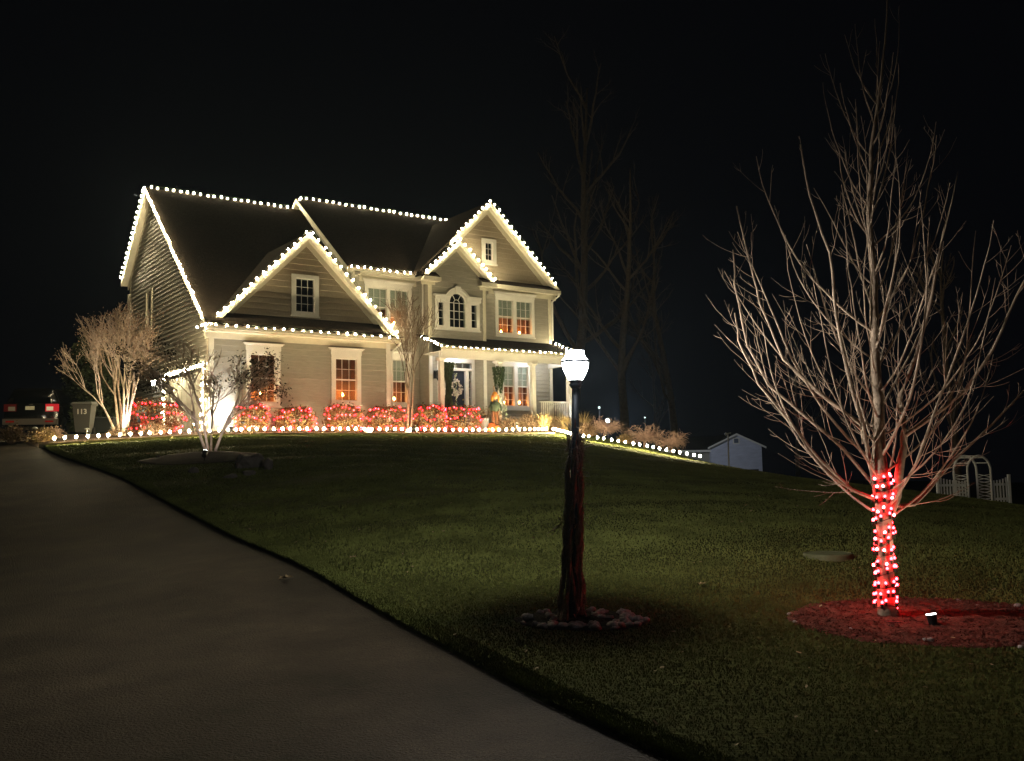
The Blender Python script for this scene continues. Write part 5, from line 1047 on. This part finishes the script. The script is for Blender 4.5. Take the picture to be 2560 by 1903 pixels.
def vehicle():
    p = atd(76, 1096, 36.5); p.z = gz(p.x, p.y) + .08; t = thing('parked_suv', 'black sport utility vehicle seen from behind at far left', 'vehicle', p, .16); PAINT = mat('black_car_paint', (.008, .008, .009), .12, .4, spec=.8); CG = glassmat('car_glass', (.08, .08, .09), .25); CH = mat('chrome', (.7, .68, .6), .15, 1.0)
    CHB = mat('grey_bumper', (.16, .14, .12), .35, .3)
    def loft(secs, name, m_, par=t, smooth=True):      # sections: (y, halfw_bottom, halfw_top, z0, z1, round)
        mb = MB(); vs = []; n = 12
        for y, hb, ht, z0, z1 in secs:
            c = .12; vs += [(-hb + .04, y, z0), (hb - .04, y, z0), (hb, y, z0 + .08), (hb * .5 + ht * .5 + .01, y, (z0 + z1) / 2), (ht, y, z1 - .1), (ht - .08, y, z1 - .02), (ht - .2, y, z1), (-ht + .2, y, z1), (-ht + .08, y, z1 - .02), (-ht, y, z1 - .1), (-(hb * .5 + ht * .5 + .01), y, (z0 + z1) / 2), (-hb, y, z0 + .08)]
        k = len(secs); mb.add(vs, [(i * n + j, i * n + (j + 1) % n, (i + 1) * n + (j + 1) % n, (i + 1) * n + j) for i in range(k - 1) for j in range(n)] + [tuple(range(n))[::-1], tuple((k - 1) * n + j for j in range(n))]); return mb.obj(name, m_, par, smooth)
    loft([(0.0, .95, .93, .42, 1.12), (.06, .98, .96, .36, 1.18), (1.2, 1.0, .97, .33, 1.2), (3.2, 1.0, .96, .33, 1.15), (4.3, .97, .9, .36, 1.05), (4.8, .88, .8, .42, .9)], 'body', PAINT)
    loft([(.08, .93, .74, 1.15, 1.70), (.3, .94, .76, 1.17, 1.84), (1.8, .94, .78, 1.18, 1.88), (2.9, .93, .76, 1.15, 1.8), (3.6, .9, .72, 1.1, 1.25)], 'cabin', PAINT)
    mb = MB(); mb.prism([(-.7, .06, 1.22), (.7, .06, 1.22), (.6, .12, 1.66), (-.6, .12, 1.66)], (0, -.015, 0)); mb.obj('rear_window', CG, t); mb = MB(); mb.box(-.66, .66, -.04, .2, 1.72, 1.76); mb.obj('spoiler', PAINT, t); mb = MB(); mb.tube([(.84, .2, 1.2), (.80, .3, 1.5), (.72, .5, 1.80), (.70, 2.5, 1.86)], .012, 5); mb.obj('window_trim', CH, t)
    mb = MB(); mb.box(-.97, .97, -.14, .06, .42, .64); o = mb.obj('bumper', CHB, t)
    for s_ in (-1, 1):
        mb = MB(); mb.box(min(s_ * .52, s_ * .97), max(s_ * .52, s_ * .97), -.035, .1, .92, 1.2); l = mb.obj('taillight', mat('red_lens_reflection_glow' if s_ > 0 else 'red_lens_shaded', (.5, .01, .015) if s_ > 0 else (.12, .01, .01), .1, 0, spec=.8, emit=(1, .05, .06) if s_ > 0 else None, es=.3), t); mb = MB(); mb.box(min(s_ * .56, s_ * .80), max(s_ * .56, s_ * .80), -.045, -.036, .95, 1.1); mb.obj('reverse_lens', mat('clear_lens_reflection_glow' if s_ > 0 else 'clear_lens_shaded', (.8, .78, .6) if s_ > 0 else (.3, .3, .25), .15, emit=(1, .95, .7) if s_ > 0 else None, es=.2), l)  # right lenses glow as a painted reflection, left copies darkened to look dim
        mb = MB(); mb.tube([(s_ * .78, .75, .36), (s_ * 1.0, .75, .36)], .37, 20); wh = mb.obj('wheel', BLACK, t); mb = MB(); mb.tube([(s_ * .99, .75, .36), (s_ * 1.01, .75, .36)], .2, 14); mb.obj('rim', CH, wh); mb = MB(); mb.tube([(s_ * .78, 3.8, .36), (s_ * 1.0, 3.8, .36)], .37, 20); mb.obj('wheel', BLACK, t)
        mb = MB(); mb.box(min(s_ * .55, s_ * .85), max(s_ * .55, s_ * .85), -.15, -.141, .5, .56); mb.obj('reflector', mat('red_reflector', (.35, .01, .01), .2), t)
    mb = MB(); mb.box(-.19, .13, -.06, -.035, .98, 1.12); mb.obj('number_plate', mat('plate_paint', (.75, .72, .55), .5), t); mb = MB(); mb.blob((0, -.04, 1.2), (.09, .02, .035), 1, 0, 2); mb.obj('emblem', CH, t)
    mb = MB(); mb.tube([(.55, -.16, .34), (.55, .3, .34)], .04, 10); mb.obj('exhaust', CH, t)
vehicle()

# utility lid on the lawn
c = gray(2078, 1408); t = thing('septic_cover', 'round greenish utility cover set in the lawn left of the tall tree', 'cover', c + Vector((0, .1, .08))); mb = MB(); rr = 60 / 2400 * c.y; mb.lathe([(rr, -.1), (rr, .0), (rr * .985, .015), (rr * .9, .02), (rr * .88, .014), (.0, .02)], 40); mb.obj('lid', mat('green_fibreglass', (.13, .145, .07), .6, noise_s=6, noise_a=.2), t, False)
# shed
def shed():
    c = atd(1843, 1180, 90); c.z = gz(c.x, c.y); t = thing('shed', 'small pale gabled shed beyond the lawn crest with a vent window', 'shed', c, .0); SW = mat('shed_siding', (.50, .52, .62), .7, noise_s=1, noise_a=.12, bump=.2, stretch=(1, 1, 5)); hw = 63 / 2400 * 90; he = (1178 - 1120) / 2400 * 90 + .3; ha = (1178 - 1090) / 2400 * 90 + .3; L_ = 12
    y0 = 0; mb = MB(); mb.prism([(-hw, 0, -1), (hw, 0, -1), (hw, 0, he), (0, 0, ha), (-hw, 0, he)], (0, L_, 0)); w = mb.obj('wall', SW, t)
    for k in range(14):
        z = .05 + k * .25; x = hw if z + .2 < he else hw * (ha - z - .2) / (ha - he)
        if x < .2: break
        mb = MB(); mb.hexa([(-x, -.03, z), (x, -.03, z), (x, 0, z), (-x, 0, z), (-x, -.008, z + .24), (x, -.008, z + .24), (x, 0, z + .24), (-x, 0, z + .24)]); mb.obj('siding_board', SW, w)
    mb = MB()
    for s_ in (-1, 1): mb.prism([(0, -.3, ha + .14), (s_ * (hw + .35), -.3, he - .02), (s_ * (hw + .35), L_, he - .02), (0, L_, ha + .14)], (0, 0, -.12))
    mb.obj('roof', ROOF, t); mb = MB()
    for s_ in (-1, 1): mb.prism([(0, -.33, ha + .12), (s_ * (hw + .36), -.33, he - .03), (s_ * (hw + .36), -.33, he - .2), (0, -.33, ha - .06)], (0, .03, 0))
    mb.obj('rake_board', WTRIM, t); mb = MB(); mb.box(-.32, .32, -.05, .0, he + .25, he + .85); o = mb.obj('vent_window', WTRIM, t); mb = MB(); mb.box(-.2, .2, -.07, -.05, he + .35, he + .75); mb.obj('pane', mat('dull_pane', (.12, .14, .18), .3), o)
    mb = MB(); mb.box(.0, hw * .85, -.035, 0, -.6, .35); mb.obj('door_opening', DARKW, t)
    # side wing to the left (long low roof)
    mb = MB(); mb.box(-hw - 5.5, -hw, .8, 8, -1, he - .4); mb.obj('wall', mat('shed_side', (.3, .29, .25), .8), t); mb = MB(); mb.prism([(-hw - 6, .3, he - .25), (-hw + .1, .3, he - .25), (-hw + 2.6, 4.5, ha), (-hw - 6, 4.5, ha)], (0, 0, -.12)); mb.obj('roof', ROOF, t); mb = MB(); mb.box(-hw - 6, -hw + .1, .25, .3, he - .45, he - .24); mb.obj('fascia', WTRIM, t)
    return c
shc = shed()
p = atd(1822, 1150, 60); p.z = gz(p.x, p.y); t = thing('yard_pole', 'slim pale pole with a small lamp head in front of the shed', 'pole', p); zt = atd(1822, 1084, 60).z - p.z; mb = MB(); mb.tube([(0, 0, 0), (0, 0, zt)], .045, 8); mb.obj('mast', WTRIM, t); mb = MB(); mb.tube([(-.12, 0, zt), (.2, 0, zt + .03)], .025, 6); mb.blob((-.13, 0, zt - .03), (.09, .09, .11), 2, 0, 1); mb.obj('head', WTRIM, t, True)
# arbour and picket fence
PK = mat('white_picket_paint', (.78, .79, .84), .5)
def arbor():
    D = 40; s = D / 2400; B = atd(2432, 1256, D); gzB = B.z; t = thing('garden_arbor', 'white arched garden arbour with lattice sides beyond the lawn', 'arbour', B); X = lambda px: atd(px, 1200, D).x - B.x; Z = lambda py: atd(2432, py, D).z - B.z
    xl, xr = X(2420), X(2478); zt = Z(1176); za = Z(1140)
    def hoop(y, off):
        mb = MB(); pts = [(xl + off, y, -.6), (xl + off, y, zt)]; cxx = (xl + xr) / 2; rx = (xr - xl) / 2
        for i in range(1, 12): a = PI - PI * i / 12; pts.append((cxx + off + rx * math.cos(a), y, zt + (za - zt) * math.sin(a)))
        pts += [(xr + off, y, zt), (xr + off, y, -.6)]; mb.tube(pts, .05, 6); mb.obj('hoop', PK, t, True)
    hoop(0, 0); hoop(.7, X(2466) - xr - .05)
    for x in (xl, xr):
        mb = MB()
        x2 = x + (X(2466) - xr - .05)
        for k in range(8): z = .05 + k * .14; mb.tube([(x, 0, z), (x2, .7, z + .12)], .012, 4); mb.tube([(x, 0, z + .12), (x2, .7, z)], .012, 4)
        mb.obj('lattice', PK, t)
    for k in range(5): a = PI * (k + 1) / 6; cxx = (xl + xr) / 2; x = cxx + (xr - xl) / 2 * math.cos(a); z = zt + (za - zt) * math.sin(a); mb = MB(); mb.tube([(x, 0, z), (x + X(2466) - xr - .05, .7, z)], .02, 5); mb.obj('rung', PK, t)
    for (x0, x1, lb, up) in ((2344, 2412, 'left white picket fence panel beside the arch', 1), (2484, 2522, 'right white picket fence panel beside the arch', -1)):
        a, b = X(x0), X(x1); f = thing('picket_fence', lb, 'fence', B + Vector((a, 0, 0))); L_ = b - a
        for z in (.12, .95 * Z(1210) / 1.0 * 1.0): mb = MB(); mb.box(0, L_, .0, .03, z - .05, z + .05); mb.obj('rail', PK, f)
        n = int(L_ / .115)
        for k in range(n + 1):
            x = L_ * k / n; ff = k / n if up < 0 else 1 - k / n; h = Z(1212) + .16 + .18 * ff ** 2; mb = MB(); mb.hexa([(x - .03, -.02, .0), (x + .03, -.02, .0), (x + .03, 0, .0), (x - .03, 0, .0), (x - .03, -.02, h), (x + .03, -.02, h), (x + .03, 0, h), (x - .03, 0, h)]); mb.obj('picket', PK, f)
        xe = 0 if up > 0 else L_; mb = MB(); mb.box(xe - .05, xe + .05, -.05, .05, -.6, Z(1206) + .3); mb.obj('post', PK, f)
arbor()
# distant lights among the trees; the greenish one is an added lens flare glow
for (x, y, d, s, e, lb) in ((1519, 1052, 78, .17, 9, 'bright distant yard light seen past the porch'), (1498, 1019, 80, .09, 2.2, 'faint greenish glow added as lens flare above the bright yard light'), (1612, 1044, 85, .06, 3, 'tiny distant light to the right of the bright yard light')):
    p = atd(x, y, d); g = gz(p.x, p.y); t = thing('distant_lamp', lb, 'distant light', Vector((p.x, p.y, g)), 0); mb = MB(); mb.tube([(0, 0, -.2), (0, 0, p.z - g - s)], .05, 6); mb.obj('pole', BLACK, t); mb = MB(); mb.lathe([(s * .5, -s), (s, -.3 * s), (s * .9, s * .5), (s * .3, s)], 10, (0, 0, p.z - g)); mb.obj('globe', emis('distant_glow_%d' % x, (.8, 1, .95), e), t, True)
    if x == 1519:
        ld = bpy.data.lights.new('lamp_light', 'POINT'); ld.energy = 2000; ld.color = (.8, .88, 1); ld.shadow_soft_size = .5; lo = bpy.data.objects.new('lamp_light', ld); COL.objects.link(lo); lo.parent = t; lo.location = (1.2, -.6, p.z - g + .3)  # point light added beside the globe to brighten shed and arbour

# faint night haze that carries the glow of the lamps
hz_m = bpy.data.materials.new('night_haze'); hz_m.use_nodes = True; nt = hz_m.node_tree
for n_ in list(nt.nodes): nt.nodes.remove(n_)
ho = nt.nodes.new('ShaderNodeOutputMaterial'); hv = nt.nodes.new('ShaderNodeVolumePrincipled'); hv.inputs['Color'].default_value = (.6, .8, 1, 1); hv.inputs['Density'].default_value = 0.0002; hv.inputs['Anisotropy'].default_value = 0.6
nt.links.new(hv.outputs[0], ho.inputs['Volume'])
mb = MB(); mb.box(-70, 90, -25, 110, -14, 30); kind(mb.obj('haze', hz_m), 'stuff')
